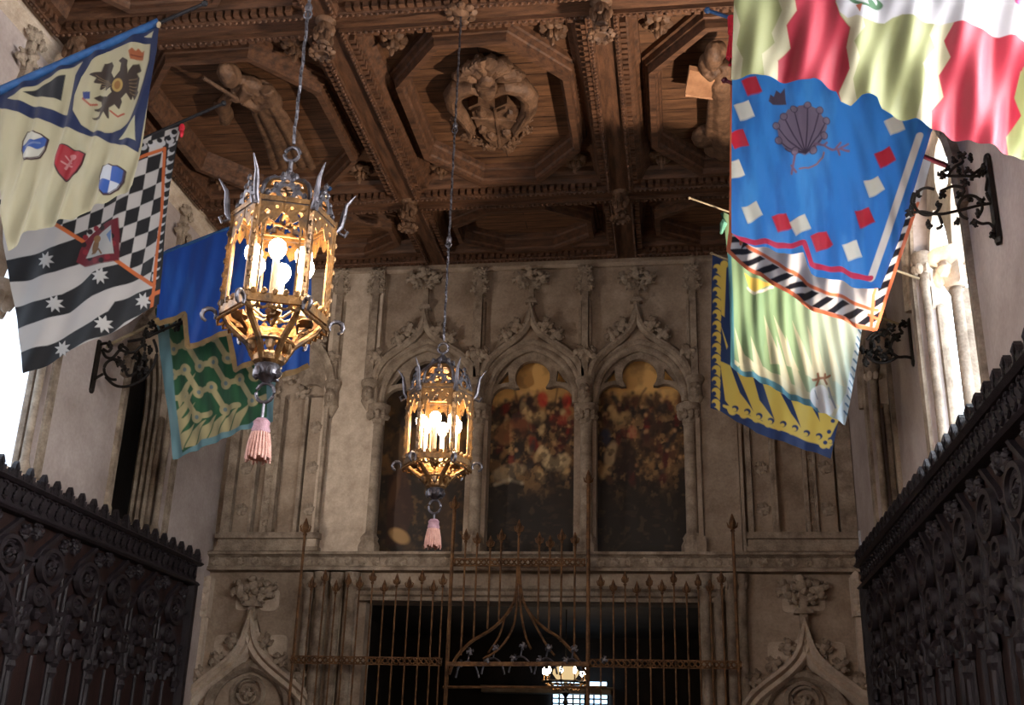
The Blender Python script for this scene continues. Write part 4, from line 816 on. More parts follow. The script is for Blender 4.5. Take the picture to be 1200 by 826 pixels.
# ------------------------------------------------------------------ banners
def resample(P, n):
    P = np.array(P, float); s = np.r_[0, np.cumsum(np.hypot(*np.diff(P, axis=0).T))]; t = np.linspace(0, s[-1], n)
    return np.c_[np.interp(t, s, P[:, 0]), np.interp(t, s, P[:, 1])]
class Banner:
    """cloth hanging square to the wall at depth Y; edges and pattern are image pixels cast onto that plane"""
    def __init__(s, Y, top, bottom, left, right, pattern, folds, lab, base, tip, polemat, polerad=.022, group='painted banners', res=1.15, tone=None):
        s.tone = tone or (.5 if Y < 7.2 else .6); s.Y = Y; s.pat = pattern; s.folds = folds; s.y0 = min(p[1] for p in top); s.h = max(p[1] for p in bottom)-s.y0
        q = at(*tip, Y); pb = at(*base, Y); wx = -.02 if pb[0] < W/2 else W+.02; t = (wx-q[0])/(pb[0]-q[0]); pb = tuple(q[k]+(pb[k]-q[k])*t for k in range(3)); s.root = thing('banner', pb, lab, 'banner', group)
        L = lambda P: sum(hypot(b[0]-a[0], b[1]-a[1]) for a, b in zip(P[:-1], P[1:]))
        nu = int(max(L(top), L(bottom))*res); nv = int(max(L(left), L(right))*res)
        t, bo, l, r = resample(top, nu), resample(bottom, nu), resample(left, nv), resample(right, nv)
        u = np.linspace(0, 1, nu)[None, :, None]; v = np.linspace(0, 1, nv)[:, None, None]
        c = (1-v)*t[None]+v*bo[None]+(1-u)*l[:, None]+u*r[:, None]-((1-u)*(1-v)*t[0]+u*(1-v)*t[-1]+(1-u)*v*bo[0]+u*v*bo[-1])
        c = c.reshape(-1, 2); s.put('cloth', c[:, 0], c[:, 1], nu, nv, 0)
        b = MB(); b.tube([pb, q], [polerad, polerad*.7], 10); b.blob(q, polerad*1.3, polerad*1.3, polerad*1.3, 8); s.pole = b.build('pole', polemat, s.root)
    def fold(s, x, y):
        e = .35+.65*np.clip((y-s.y0)/s.h, 0, 1); w = 3*np.sin(y/37.0+x/90.0)
        return e*sum(a*np.sin(2*pi*((x+w)*cx+y*cy)/lam+ph) for cx, cy, lam, a, ph in s.folds)
    def pos(s, x, y, off):
        d = np.stack([(x-600)/F, -(y-413)/F, np.ones_like(x)], -1) @ RM; P = CAM+d*(s.Y/d[:, 1])[:, None]; P[:, 1] += s.fold(x, y)-off
        return P
    def put(s, name, x, y, nu, nv, off, lab=None, col=None, parent=None):
        C = s.pat(x, y) if col is None else col(x, y)
        P = s.pos(x, y, off)-np.array(worg(s.root)); o = bpy.data.objects.new(name, cmesh(name, P, nu, nv, C*s.tone, 'cloth')); COL.objects.link(o); o.parent = s.root
        if lab: o['label'] = lab
        return o
    def patch(s, name, outline, lab=None, off=.008, rings=26, npt=120):
        O = resample(list(outline)+[outline[0]], npt); c = O[:-1].mean(0); t = np.linspace(0.02, 1, rings)[:, None, None]; Q = (c+t*(O[None]-c)).reshape(-1, 2)
        return s.put(name, Q[:, 0], Q[:, 1], npt, rings, off, lab)
    def strip(s, name, line, w, lab=None, off=.008, n=3, npt=None):
        """a sewn-on band along a line"""
        O = resample(line, npt or int(len(line)*40)); T = np.gradient(O, axis=0); T /= np.hypot(T[:, 0], T[:, 1])[:, None]+1e-9; N = np.c_[-T[:, 1], T[:, 0]]
        t = np.linspace(-w/2, w/2, n)[:, None, None]; Q = (O[None]+t*N[None]).reshape(-1, 2); return s.put(name, Q[:, 0], Q[:, 1], len(O), n, off, lab)
S1 = lambda pts, ox=0, oy=0, k=2.755: [(ox+x/k, oy+y/k) for x, y in pts]        # pixels read off enlarged image crops, back to full-image pixels
def shield(cx, cy, w, h, rot=0):
    P = [(-.5, -.45), (-.2, -.5), (0, -.47), (.2, -.5), (.5, -.45), (.52, -.1), (.42, .2), (.2, .42), (0, .52), (-.2, .42), (-.42, .2), (-.52, -.1)]
    c, s = cos(radians(rot)), sin(radians(rot)); return [(cx+x*w*c-y*h*s, cy+x*w*s+y*h*c) for x, y in P]
# --- cream banner with the black eagle
R1 = S1([(485, 142), (450, 138), (400, 146), (345, 166), (300, 200), (265, 250), (243, 310), (240, 360), (262, 402), (300, 424), (340, 430), (385, 415), (420, 385), (445, 335), (465, 265), (482, 195)])
SH1 = [shield(37.5, 172.5, 27, 34, 22), shield(80.5, 191.5, 29, 36, 18), shield(128, 211.5, 28, 35, 16)]
EAG = [[(398, 190), (388, 198), (396, 206), (392, 232), (372, 258), (362, 290), (372, 312), (392, 316), (408, 296), (414, 250), (412, 214), (414, 200)],
       [(372, 262), (358, 236), (366, 214), (360, 202), (338, 206), (328, 232), (296, 246), (316, 252), (308, 268), (328, 264), (322, 284), (342, 274), (342, 290), (360, 284)],
       [(412, 262), (420, 232), (432, 212), (446, 206), (452, 226), (436, 232), (446, 250), (440, 290), (446, 300), (432, 318), (424, 300), (420, 316), (408, 296)],
       [(366, 304), (350, 320), (320, 306), (306, 316), (326, 324), (332, 344), (304, 352), (326, 358), (322, 376), (298, 380), (324, 386), (340, 362), (352, 384), (354, 352), (372, 336), (384, 350), (392, 330), (388, 312)]]
EAG = [S1(e) for e in EAG]
def pat_eagle(X, Y):
    p = Paint(X, Y, (214, 203, 166))
    n = fbm(X/30, Y/60, 5); p.mix(sm(.5, .75, n)*.35, (196, 192, 160))
    navy = (24, 40, 86)
    p.poly([(-14, 110), (188, 24), (190, 40), (176, 110), (160, 176), (-14, 121)], navy)
    p.poly([(-14, 108), (188, 22), (188, 29), (-14, 116)], (52, 96, 146))
    p.poly(S1([(22, 316), (266, 198), (240, 240), (214, 368)]), (214, 203, 166)); p.poly(S1([(78, 301), (212, 241), (196, 324)]), (34, 34, 42))
    p.poly(R1, (216, 205, 168)); p.poly(S1([(464, 116), (494, 99), (488, 120)]), (214, 203, 166)); p.poly(S1([(382, 449), (442, 376), (436, 452)]), (206, 200, 164))
    p.poly(S1([(442, 160), (518, 76), (516, 100), (446, 470), (440, 470)]), navy); p.poly(S1([(464, 116), (494, 99), (488, 120)]), (214, 203, 166)); p.poly(R1, (216, 205, 168))
    for e in EAG: p.poly(e, (70, 54, 46), 1, .9)
    for k in range(5): p.line(S1([(350+k*3, 262+k*4), (312+k*5, 246+k*10)]), .8, (150, 124, 88)); p.line(S1([(418, 260+k*9), (440-k, 250+k*14)]), .8, (150, 124, 88))
    p.ell(*S1([(382, 278)])[0], 6, 8, (206, 170, 96), 15); p.ell(*S1([(382, 278)])[0], 3.4, 5, (170, 120, 60), 15)
    p.poly(S1([(418, 168), (430, 158), (438, 166), (448, 156), (456, 166), (464, 162), (460, 192), (424, 194)]), (186, 104, 62)); p.line(S1([(426, 182), (458, 180)]), 1.2, (120, 52, 34))
    p.poly(S1([(270, 300), (294, 300), (292, 322), (272, 324)]), (60, 76, 140)); p.line(S1([(270, 322), (292, 340), (310, 334)]), 2, (196, 92, 70)); p.line(S1([(360, 362), (380, 376), (398, 366)]), 2, (196, 92, 70))
    for k, s in enumerate(SH1):
        p.poly(s, (70, 34, 42), 1, 1.4)
        cx = sum(q[0] for q in s)/12; cy = sum(q[1] for q in s)/12; ins = p.cover(p.sdpoly(s)+.6)
        q = Paint(X, Y, ((232, 228, 214), (188, 34, 50), (226, 230, 240))[k])
        if k == 0: q.line([(cx-16, cy+7), (cx-5, cy-1), (cx+5, cy+1), (cx+16, cy-6)], 9, (58, 96, 176)); q.line([(cx-9, cy+1), (cx-3, cy+2), (cx+4, cy-1), (cx+9, cy-2)], 2.2, (120, 140, 190))
        if k == 1: q.line([(cx-5, cy+8), (cx+4, cy-7)], 2, (226, 150, 150)); q.ell(cx+4, cy-6, 3.6, 3, (226, 150, 150)); q.line([(cx-7, cy+2), (cx+2, cy+5)], 2, (226, 150, 150)); q.line([(cx-3, cy-5), (cx+1, cy+1)], 1.6, (226, 150, 150))
        if k == 2: q.poly([(cx-4, cy), (cx+22, cy-8), (cx+14, cy+34), (cx-8, cy+30)], (60, 104, 190)) if False else (q.poly([(cx-30, cy-4), (cx+2, cy+4), (cx-4, cy+30), (cx-30, cy+30)], (60, 104, 190)), q.poly([(cx+2, cy+4), (cx+6, cy-26), (cx+34, cy-20), (cx+30, cy+12)], (60, 104, 190)))
        p.C = p.C*(1-ins[:, None])+q.C*ins[:, None]
    return p.C
B1 = Banner(7.0, [(-14, 112), (90, 68), (186, 26)], [(8, 293), (22, 282), (36, 272), (60, 263), (85, 257), (100, 246), (122, 240), (140, 226), (157, 219)], [(-14, 112), (-10, 170), (2, 250), (8, 293)], [(186, 26), (184, 60), (175, 112), (166, 160), (161, 190), (157, 219)],
            pat_eagle, [(.94, .34, 34, .034, 0), (.98, .2, 19, .014, 1)], 'cream banner with black eagle roundel and three small shields', (-58, 132), (240, 4), 'poledark')
B1.patch('eagle_roundel', R1, 'cream roundel with a black eagle', .006, 60, 200)
for s_, l_ in zip(SH1, ('white shield with a blue band', 'red shield with a pale key', 'shield quartered blue and white')): B1.patch('shield', s_, l_, .010)
b = MB(); b.tube([at(-14, 112, 7.0), at(186, 26, 7.0)], .035, 10); b.build('pole_sleeve', 'poleblue', B1.root); b = MB(); b.blob(at(186, 29, 6.98), .02, .02, .03, 8); b.build('tie_knot', 'polewhite', B1.root)
# --- black and white banner
FR2 = S1([(246, 157), (252, 140), (258, 120), (272, 92), (296, 66), (322, 44), (345, 30), (386, 17), (388, 70), (386, 152), (350, 160), (310, 166), (270, 170)], 0, 250)
PN2 = S1([(276, 144), (288, 116), (302, 86), (330, 62), (362, 42), (366, 88), (371, 132), (326, 138)], 0, 250)
STR2 = S1([(150, 153), (325, 203), (178, 293), (335, 358), (200, 437), (464, 284)], 0, 250)
def pat_check(X, Y):
    x = X*2.755; y = Y*2.755; p = Paint(X, Y, (230, 222, 216)); blk = (30, 29, 33)
    a = np.array([(-42.5, 19.0), (-9.0, 51.0)]); ia = np.linalg.inv(a.T); q = np.stack([x-521, y-491], -1) @ ia.T
    m = (np.floor(q[:, 0])+np.floor(q[:, 1])) % 2 == 0
    fx = np.abs(q-np.round(q)).min(1)*45/2.755; al = np.where(m, .5+np.clip(fx, 0, .5), .5-np.clip(fx, 0, .5)); p.mix(al, blk)
    low = p.cover(p.sdpoly(S1([(-80, -20), (180, 34), (275, 92), (372, 148), (492, 232), (520, 260), (520, 700), (-80, 700)], 0, 250)))
    s = Paint(X, Y, (230, 222, 216))
    for top, bot in ((((-20, 166), (25, 152), (100, 132), (180, 108), (260, 74), (300, 50)), ((330, 120), (300, 140), (240, 168), (180, 190), (100, 212), (35, 222), (-20, 230))),
                     (((-20, 306), (48, 299), (130, 282), (200, 262), (260, 222), (300, 190), (340, 176), (400, 160)), ((470, 200), (400, 228), (340, 250), (300, 268), (220, 318), (140, 346), (60, 370), (-20, 378))),
                     (((-20, 458), (70, 449), (150, 426), (230, 386), (300, 350), (350, 316), (370, 284), (440, 258), (540, 230)), ((560, 360), (520, 330), (470, 322), (400, 352), (350, 388), (290, 412), (230, 440), (150, 490), (60, 530), (-20, 530)))): s.poly(S1(top+bot, 0, 250), blk)
    for cx, cy in STR2: s.star(cx, cy, 10.5, (236, 232, 228), 8, .5, .3)
    p.C = p.C*(1-low[:, None])+s.C*low[:, None]
    o = (236, 122, 60)
    p.poly(S1([(531, 470), (600, 440), (600, 1250), (490, 1120), (521, 700)]), blk)                      # black border with white waves
    for k in range(17):
        yy = 430+k*29; xx = 566-k*3.4; p.ell((xx-8)/2.755, yy/2.755, 4.2, 3.8, (228, 226, 228)); p.ell((xx-5)/2.755, (yy-6)/2.755, 3.4, 3.2, blk); p.poly(S1([(xx-2, yy+9), (xx-20, yy+16), (xx-18, yy-2)]), (228, 226, 228))
    p.poly(S1([(380, 480), (531, 420), (600, 400), (600, 380), (380, 440)]), blk); p.poly(S1([(380, 545), (440, 520), (440, 470), (380, 500)]), (228, 226, 228))
    for k in range(5): p.ell((548-k*28)/2.755, (452+k*8)/2.755, 4.8, 4, (228, 226, 228)); p.ell((543-k*28)/2.755, (445+k*8)/2.755, 3, 2.6, blk)
    p.line(S1([(380, 548), (438, 518), (530, 477), (521, 692), (505, 860), (492, 1000)]), 3.6, o); p.line(S1([(178, 36), (275, 94), (372, 150), (492, 232)], 0, 250), 4.6, o); p.line(S1([(488, 276), (500, 262), (530, 250)], 0, 250), 4.5, o)
    f = FR2; p.poly(f, (128, 30, 46))
    for k in range(14): a = k/14*2*pi; p.ell(116+18*cos(a), 286.5+20*sin(a), 3.2, 3.2, (44, 20, 26) if k % 2 else (160, 40, 54))
    p.poly(PN2, (206, 204, 200)); p.ell(112, 289, 4, 9, (150, 108, 66), 12); p.ell(114, 280, 4.5, 4.5, (168, 122, 70)); p.line([(108, 297), (116, 292), (120, 298)], 2, (140, 100, 62)); p.poly([(126, 276), (132, 270), (131, 286)], (120, 150, 200))
    return p.C
B2 = Banner(8.5, [(2, 232), (100, 192), (213, 143)], [(29, 439), (55, 427), (83, 410), (104, 402), (127, 390), (150, 379), (170, 366), (187, 357)], [(2, 232), (5, 286), (16, 359), (29, 439)], [(213, 143), (208, 165), (199, 218), (196, 250), (192, 304), (187, 357)],
            pat_check, [(.95, .3, 58, .024, .5), (.9, .4, 27, .008, 2)], 'black and white chequered banner with star stripes and a lion patch', (-30, 250), (262, 121), 'poledark')
B2.patch('lion_patch', FR2, 'dark red scalloped patch with a small lion', .010, 40, 160)
for k, (cx, cy) in enumerate(STR2[:5]): B2.patch('star', [(cx+(10.5 if i % 2 == 0 else 5.2)*cos(.3+pi*i/8), cy+(10.5 if i % 2 == 0 else 5.2)*sin(.3+pi*i/8)) for i in range(16)], None, .007, 10, 97)
b = MB(); b.blob(at(213, 150, 8.46), .03, .03, .05, 8); b.blob(at(213, 156, 8.46), .02, .02, .05, 8); b.build('red_tassel', 'red', B2.root)
# --- blue banner with the stepped gold hem
ZZ = [(184, 374), (187, 380), (217, 368), (221, 407), (268, 390), (276, 434), (316, 418), (320, 446), (362, 428)]
def pat_blue(X, Y):
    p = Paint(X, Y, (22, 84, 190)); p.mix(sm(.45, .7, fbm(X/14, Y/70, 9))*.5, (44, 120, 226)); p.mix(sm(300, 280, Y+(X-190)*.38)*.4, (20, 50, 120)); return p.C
def pat_hem(X, Y): p = Paint(X, Y, (176, 142, 92)); p.mix(sm(.4, .7, fbm(X/3, Y/3, 9))*.4, (140, 106, 66)); return p.C
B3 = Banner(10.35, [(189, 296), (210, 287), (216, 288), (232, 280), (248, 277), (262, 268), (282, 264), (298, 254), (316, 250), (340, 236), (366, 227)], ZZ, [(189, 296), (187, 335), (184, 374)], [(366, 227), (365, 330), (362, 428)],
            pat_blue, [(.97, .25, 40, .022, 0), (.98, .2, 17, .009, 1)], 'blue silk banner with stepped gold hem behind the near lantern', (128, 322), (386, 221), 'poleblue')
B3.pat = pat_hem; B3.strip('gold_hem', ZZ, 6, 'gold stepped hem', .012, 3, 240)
# --- green banner under it
def pat_green(X, Y):
    p = Paint(X, Y, (52, 108, 70)); cr = (206, 192, 142); p.mix(sm(.5, .7, fbm(X/8, Y/40, 15))*.4, (36, 84, 56))
    for row in range(-1, 5):
        for k in range(-3, 12):
            x0 = 203+k*15.5+row*-1.5; y0 = 404+k*10.2+row*30-14*(k > 6)*((k-6)/3); up = 14*(-1)**k
            if not (x0+y0*0 < 400): continue
            c0 = (x0, y0+up*.55-3); c1 = (x0+15.5, y0+10.2-up*.55-3)
            if 500-(x0-200)*.30+4 < y0+6: continue
            p.line([c0, c1], 6.5, cr); p.ell(*c0, 6.2, 7, cr); p.ell(*c0, 2.2, 2.6, (128, 148, 150))
    for k in range(6):
        bx = 206+k*13; by = 530-k*5; p.poly([(bx-2, by), (bx+9, by-3), (bx+14, by-16), (bx+22, by-34), (bx+6, by-20)], cr); 
    for k in range(3): p.poly([(207, 500-k*18), (210, 514-k*18), (222, 490-k*18), (229, 472-k*18)], cr)
    pale = (128, 172, 182); p.poly([(178, 370), (196, 370), (206, 470), (214, 531), (236, 516), (270, 504), (322, 484), (330, 500), (204, 550), (178, 470)], pale); p.poly([(313, 430), (330, 420), (330, 500), (312, 490)], pale); return p.C
B4 = Banner(10.8, [(182, 362), (240, 340), (322, 308)], [(203, 539), (222, 531), (236, 525), (256, 517), (270, 511), (277, 506), (300, 500), (320, 494)], [(182, 362), (187, 410), (196, 480), (203, 539)], [(322, 308), (323, 400), (323, 440), (320, 494)],
            pat_green, [(.97, -.2, 22, .018, 0), (.98, .1, 11, .006, 1)], 'green banner with cream bone pattern and pale blue edge', (128, 404), (350, 297), 'polewhite')
# --- red, green and white banner, top right
def zig(pts): return pts
def pat_flame(X, Y):
    p = Paint(X, Y, (176, 178, 120)); g = lambda P: S1(P, 820, 0, 2.95); cr = (226, 216, 178); rd = (206, 36, 66); gr = (172, 178, 112)
    p.poly(g([(95, -600), (122, -600), (112, 0), (140, 90), (128, 150), (150, 200), (140, 280), (95, 280)]), cr)
    p.poly(g([(260, -600), (350, -600), (320, -40), (335, 40), (300, 85), (315, 160), (270, 205), (285, 290), (215, 290), (222, 262), (215, 190), (260, 140), (250, 105), (285, 30), (270, -20)]), cr)
    p.poly(g([(350, -600), (520, -600), (470, 0), (485, 50), (520, 95), (508, 160), (518, 240), (483, 310), (500, 370), (270, 300), (272, 205), (315, 160), (300, 85), (335, 40), (320, -40)]), rd)
    p.poly(g([(470, 0), (560, 60), (570, 100), (532, 150), (552, 205), (530, 275), (548, 370), (495, 370), (483, 315), (518, 240), (508, 160), (522, 95), (490, 50)]), cr)
    p.poly(g([(820, 60), (900, 60), (848, 130), (868, 195), (830, 250), (845, 330), (800, 385), (820, 480), (740, 440), (782, 270), (768, 228), (815, 160), (795, 120)]), cr)
    p.poly(g([(890, 60), (1240, 60), (1240, 200), (1108, 250), (1092, 330), (1112, 400), (1066, 462), (1078, 560), (800, 480), (800, 385), (845, 330), (830, 250), (868, 195), (848, 130)]), rd)
    p.poly(g([(1180, 180), (1240, 160), (1240, 600), (1072, 560), (1066, 462), (1112, 400), (1092, 330), (1115, 240)]), gr)
    wb = g([(440, -60), (470, -10), (484, 40), (512, 62), (540, 58), (566, 72), (600, 68), (640, 76), (668, 58), (700, 50), (740, 64), (770, 72), (830, 80), (860, 74), (905, 82), (950, 88), (1000, 108), (1040, 122), (1090, 128), (1140, 165), (1240, 200), (1240, -100), (700, -400), (500, -200)])
    p.poly(wb, (236, 232, 238)); p.ell(*g([(572, 0)])[0], 22, 9, (70, 120, 76), 10); p.ell(*g([(572, -4)])[0], 15, 7, (232, 228, 232), 10); p.poly(g([(538, 22), (560, 20), (552, 50)]), (196, 90, 50)); p.ell(*g([(596, 12)])[0], 6, 4, (60, 120, 70), 30)
    p.ell(*g([(1112, 12)])[0], 9, 7, (216, 60, 130), 0); p.ell(*g([(900, -120)])[0], 40, 30, (170, 60, 70), 0); return p.C
B5 = Banner(6.0, [(862, -190), (1000, -120), (1225, -10)], S1([(110, 262), (150, 268), (200, 262), (225, 264), (275, 272), (330, 280), (395, 276), (440, 295), (475, 305), (490, 345), (525, 360), (560, 335), (615, 335), (632, 372), (680, 400), (745, 412), (806, 455), (860, 470), (930, 482), (1000, 510), (1070, 528), (1130, 545), (1190, 560)], 820, 0, 2.95),
            [(862, -190), (860, -60), (860, 0), (859, 40), (857, 89)], [(1225, -10), (1222, 90), (1223, 190)], pat_flame, [(.97, -.15, 62, .034, .6), (.96, .2, 29, .014, 1.2)],
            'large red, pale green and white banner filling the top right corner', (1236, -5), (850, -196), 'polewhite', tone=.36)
# --- blue banner with the shell
SHL = S1([(362, 538), (330, 520), (296, 512), (272, 490), (270, 462), (264, 440), (276, 414), (290, 404), (304, 380), (326, 374), (344, 362), (372, 366), (392, 374), (414, 384), (422, 404), (438, 418), (440, 442), (430, 468), (418, 494), (392, 524)], 820, 0, 2.95)
SQ = [(180, 297, 'r'), (135, 482, 'r'), (640, 545, 'r'), (285, 768, 'r'), (570, 750, 'r'), (425, 830, 'r'), (154, 384, 'w'), (120, 588, 'w'), (181, 731, 'w'), (348, 778, 'w'), (673, 435, 'w'), (602, 643, 'w')]
SQ = [(820+x/2.95, y/2.95, c) for x, y, c in SQ]+[(961.7, 282.5, 'r'), (998.7, 294, 'w')]
def sqr(cx, cy, r=13.5, rot=22): return [(cx+r*cos(radians(rot+90*k)), cy+r*sin(radians(rot+90*k))) for k in range(4)]
def pat_shell(X, Y):
    p = Paint(X, Y, (44, 122, 204)); p.mix(sm(.45, .7, fbm(X/22, Y/80, 31))*.5, (70, 152, 226)); p.mix(sm(.55, .75, fbm(X/12, Y/50, 34))*.35, (28, 92, 172))
    for cx, cy, c in SQ: p.poly(sqr(cx, cy), (200, 36, 62) if c == 'r' else (230, 230, 218))
    p.line([(1078, 158), (1037, 280), (1021, 326)], 8.5, (226, 222, 214)); p.line([(1094, 150), (1090, 156), (1054, 280), (1034, 336)], 7, (66, 120, 206))
    p.line([(859, 278), (885, 283), (912, 287), (942, 286), (951, 309), (985, 318), (1020, 326)], 6.5, (196, 44, 84))
    dk = (62, 50, 78); c0 = S1([(365, 532)], 820, 0, 2.95)[0]
    p.poly(SHL, (128, 114, 138))
    for k in range(9):
        t = SHL[2+int(k*1.9)]; p.line([c0, ((c0[0]+t[0])/2+(k-4)*.8, (c0[1]+t[1])/2), t], 1.5, dk)
    for k, t in enumerate(SHL[1::2]): p.ell(*t, 4.2, 4.2, (126, 112, 134)); p.line(ringpts(t[0], t[1], 4.2, 0, 360, 12), .9, dk)
    cg = S1([(270, 340)], 820, 0, 2.95)[0]; p.poly([(cg[0]+dx, cg[1]+dy) for dx, dy in ((-11, 4), (-9, -4), (-5, -1), (-2, -9), (3, -5), (8, -11), (9, 2), (10, 8), (-6, 9))], (66, 56, 76))
    for P in (((395, 505), (430, 500), (460, 515), (490, 512)), ((430, 500), (440, 490)), ((470, 512), (488, 490)), ((478, 514), (484, 534)), ((488, 512), (515, 524)), ((488, 508), (512, 500)), ((330, 530), (325, 560), (318, 596)), ((318, 566), (334, 590))): p.line(S1(P, 820, 0, 2.95), 2.6, (120, 92, 120))
    p.line(S1([(345, 582), (375, 584), (405, 570), (425, 545), (430, 525)], 820, 0, 2.95), 2.0, (150, 104, 110)); return p.C
B6 = Banner(7.5, [(857, 21), (980, 62), (1118, 108)], [(857, 274), (870, 282), (885, 289), (912, 295), (941, 298), (946, 312), (951, 320), (968, 326), (987, 331), (1008, 337), (1031, 340)], [(857, 21), (858, 90), (857, 200), (857, 274)], [(1118, 108), (1091, 156), (1054, 280), (1031, 340)],
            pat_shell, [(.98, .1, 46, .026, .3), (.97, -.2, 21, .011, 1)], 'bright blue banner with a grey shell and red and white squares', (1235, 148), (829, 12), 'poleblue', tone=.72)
B6.patch('shell_emblem', SHL, 'grey scallop shell', .008, 40, 160)
for cx, cy, c in SQ:
    if cx > 866: B6.patch('square', sqr(cx, cy), 'red square' if c == 'r' else 'white square', .006, 8, 49)
b = MB(); b.tube([at(857, 20, 7.47), at(856, 40, 7.47)], [.03, .02], 8); b.tube([at(857, 36, 7.47), at(855, 68, 7.47), at(856, 76, 7.47)], [.012, .03, .02], 8); b.build('red_tassel', 'red', B6.root)
# --- white banner with orange edge
HM7 = [(851, 292), (867, 306), (886, 320), (907, 331), (924, 340), (940, 355), (958, 362), (976, 369), (1000, 378), (1023, 386)]
def pat_white(X, Y):
    p = Paint(X, Y, (232, 226, 226)); p.mix(sm(.5, .7, fbm(X/20, Y/20, 51))*.3, (206, 200, 206)); o = (228, 122, 84)
    inner = [(x+5, y-22) for x, y in HM7]; mid = [(x+3, y-10) for x, y in HM7]
    d = np.full(len(X), 1e9); arcs = np.zeros(len(X)); acc = 0
    for (x0, y0), (x1, y1) in zip(mid[:-1], mid[1:]):
        l = hypot(x1-x0, y1-y0); t = ((X-x0)*(x1-x0)+(Y-y0)*(y1-y0))/l**2; tc = np.clip(t, 0, 1); dd = np.hypot(X-x0-tc*(x1-x0), Y-y0-tc*(y1-y0)); m = dd < d; d = np.where(m, dd, d); arcs = np.where(m, acc+tc*l, arcs); acc += l
    p.mix(p.cover(d-8.5), (234, 230, 230)); a2 = arcs+(Y-np.interp(X, [q[0] for q in mid], [q[1] for q in mid]))*.7
    p.mix(p.cover(d-8.5)*np.clip(.5+(np.abs((a2/9.5) % 2-1)-.5)*8, 0, 1), (34, 32, 40))
    rb = [(1029, 372), (1034, 345), (1048, 296), (1064, 250)]; p.line(rb, 15, (234, 230, 230))
    for k in range(8): yy = 372-k*18; xx = np.interp(yy, [250, 296, 345, 372], [1064, 1048, 1034, 1029]); p.poly([(xx-8, yy-2), (xx+8, yy-9), (xx+8, yy-1), (xx-8, yy+7)], (34, 32, 40))
    p.line([(1021, 382), (1024, 345), (1040, 294), (1056, 248)], 4, o); p.line([(1026, 390), (1041, 345), (1060, 286), (1076, 240)], 6, o)
    p.line(inner, 4, o); p.line([(x, y+1) for x, y in HM7], 5.5, o); p.line([(857, 90), (857, 200), (856, 270), (852, 300)], 6, o); p.line([(868, 268), (868, 286)], 3, o); p.poly([(872, 280), (880, 282), (868, 292)], (34, 32, 40)); p.line([(1018, 368), (1031, 376)], 3, o)
    return p.C
B7 = Banner(8.15, [(856, 97), (980, 144), (1092, 187)], [(x, y+3) for x, y in HM7]+[(1028, 388)], [(856, 97), (855, 200), (854, 270), (851, 295)], [(1092, 187), (1080, 230), (1060, 290), (1040, 350), (1028, 388)],
            pat_white, [(.97, .2, 50, .022, 1), (.96, -.1, 23, .009, 0)], 'white banner with orange edge and black and white hem', (1112, 195), (849, 94), 'polered')
# --- pale green banner
def pat_pale(X, Y):
    g = lambda P: S1(P, 820, 290, 3.179); p = Paint(X, Y, (146, 178, 134)); p.mix(sm(.4, .7, fbm(X/9, Y/60, 61))*.5, (112, 152, 112))
    r = X-(855+ (Y-300)*.02); p.mix(sm(60, 130, r)*.75, (214, 226, 214)); cr = (224, 220, 190)
    for (bx, by, tx, ty) in ((200, 440, 150, 380), (230, 470, 190, 330), (290, 430, 240, 250), (330, 520, 285, 330), (350, 440, 275, 250), (390, 560, 320, 330), (420, 480, 345, 270), (180, 470, 130, 300), (450, 470, 400, 290), (480, 540, 430, 330), (520, 500, 470, 320)): p.poly(g([(bx-26, by), (bx+22, by+16), (tx, ty)]), cr, .85)
    p.poly(g([(130, 455), (100, 400), (260, 500), (420, 590), (540, 650), (540, 600), (400, 540), (230, 440), (170, 420)]), cr, .8)
    p.line(g([(105, 35), (112, 200), (117, 440)]), 8, (62, 132, 150)); p.line(g([(115, 440), (150, 470), (200, 482), (270, 510), (310, 545), (420, 590), (470, 615)]), 9, (74, 140, 164))
    p.poly(g([(640, 250), (604, 310), (575, 520), (545, 660), (500, 640), (545, 540), (575, 380), (590, 300)]), (214, 226, 232))
    for k in range(12): t = k/11; cx = 602-52*t; cy = 320+300*t; p.line(g([(cx-10, cy-16), (cx+6, cy+10)]), 1.6, (70, 116, 150))
    p.poly(g([(165, 96), (270, 140), (235, 150), (205, 168), (185, 150)]), (228, 200, 90)); p.line(g([(180, 150), (205, 172), (245, 158), (272, 146)]), 3, (236, 232, 220))
    bc = (150, 100, 70); p.line(g([(422, 492), (455, 486), (484, 478)]), 3, bc); p.line(g([(440, 470), (444, 490), (436, 512)]), 2.6, bc); p.line(g([(468, 468), (466, 490), (474, 506)]), 2.6, bc)
    p.ell(*g([(445, 552)])[0], 11, 13, (240, 240, 244), 20); p.ell(*g([(470, 590)])[0], 9, 12, (238, 240, 244), -20); p.line(g([(480, 520), (490, 560), (505, 600)]), 2, (150, 160, 176)); p.line(g([(430, 530), (440, 560)]), 1.4, (170, 176, 190)); return p.C
B8 = Banner(9.75, [(847, 249), (950, 283), (1046, 314)], S1([(115, 440), (150, 474), (200, 490), (270, 520), (310, 550), (370, 578), (430, 602), (490, 632), (543, 657)], 820, 290, 3.179), [(847, 249), (853, 303), (856, 390), (856, 428)], [(1046, 314), (1030, 340), (1010, 387), (1002, 440), (991, 497)],
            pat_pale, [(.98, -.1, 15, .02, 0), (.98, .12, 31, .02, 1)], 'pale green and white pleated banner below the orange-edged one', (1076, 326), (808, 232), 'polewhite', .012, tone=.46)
b = MB(); b.tube([at(846, 250, 9.7), at(848, 262, 9.7), at(845, 274, 9.7)], [.02, .035, .012], 8); b.build('green_tassel', 'greenribbon', B8.root)
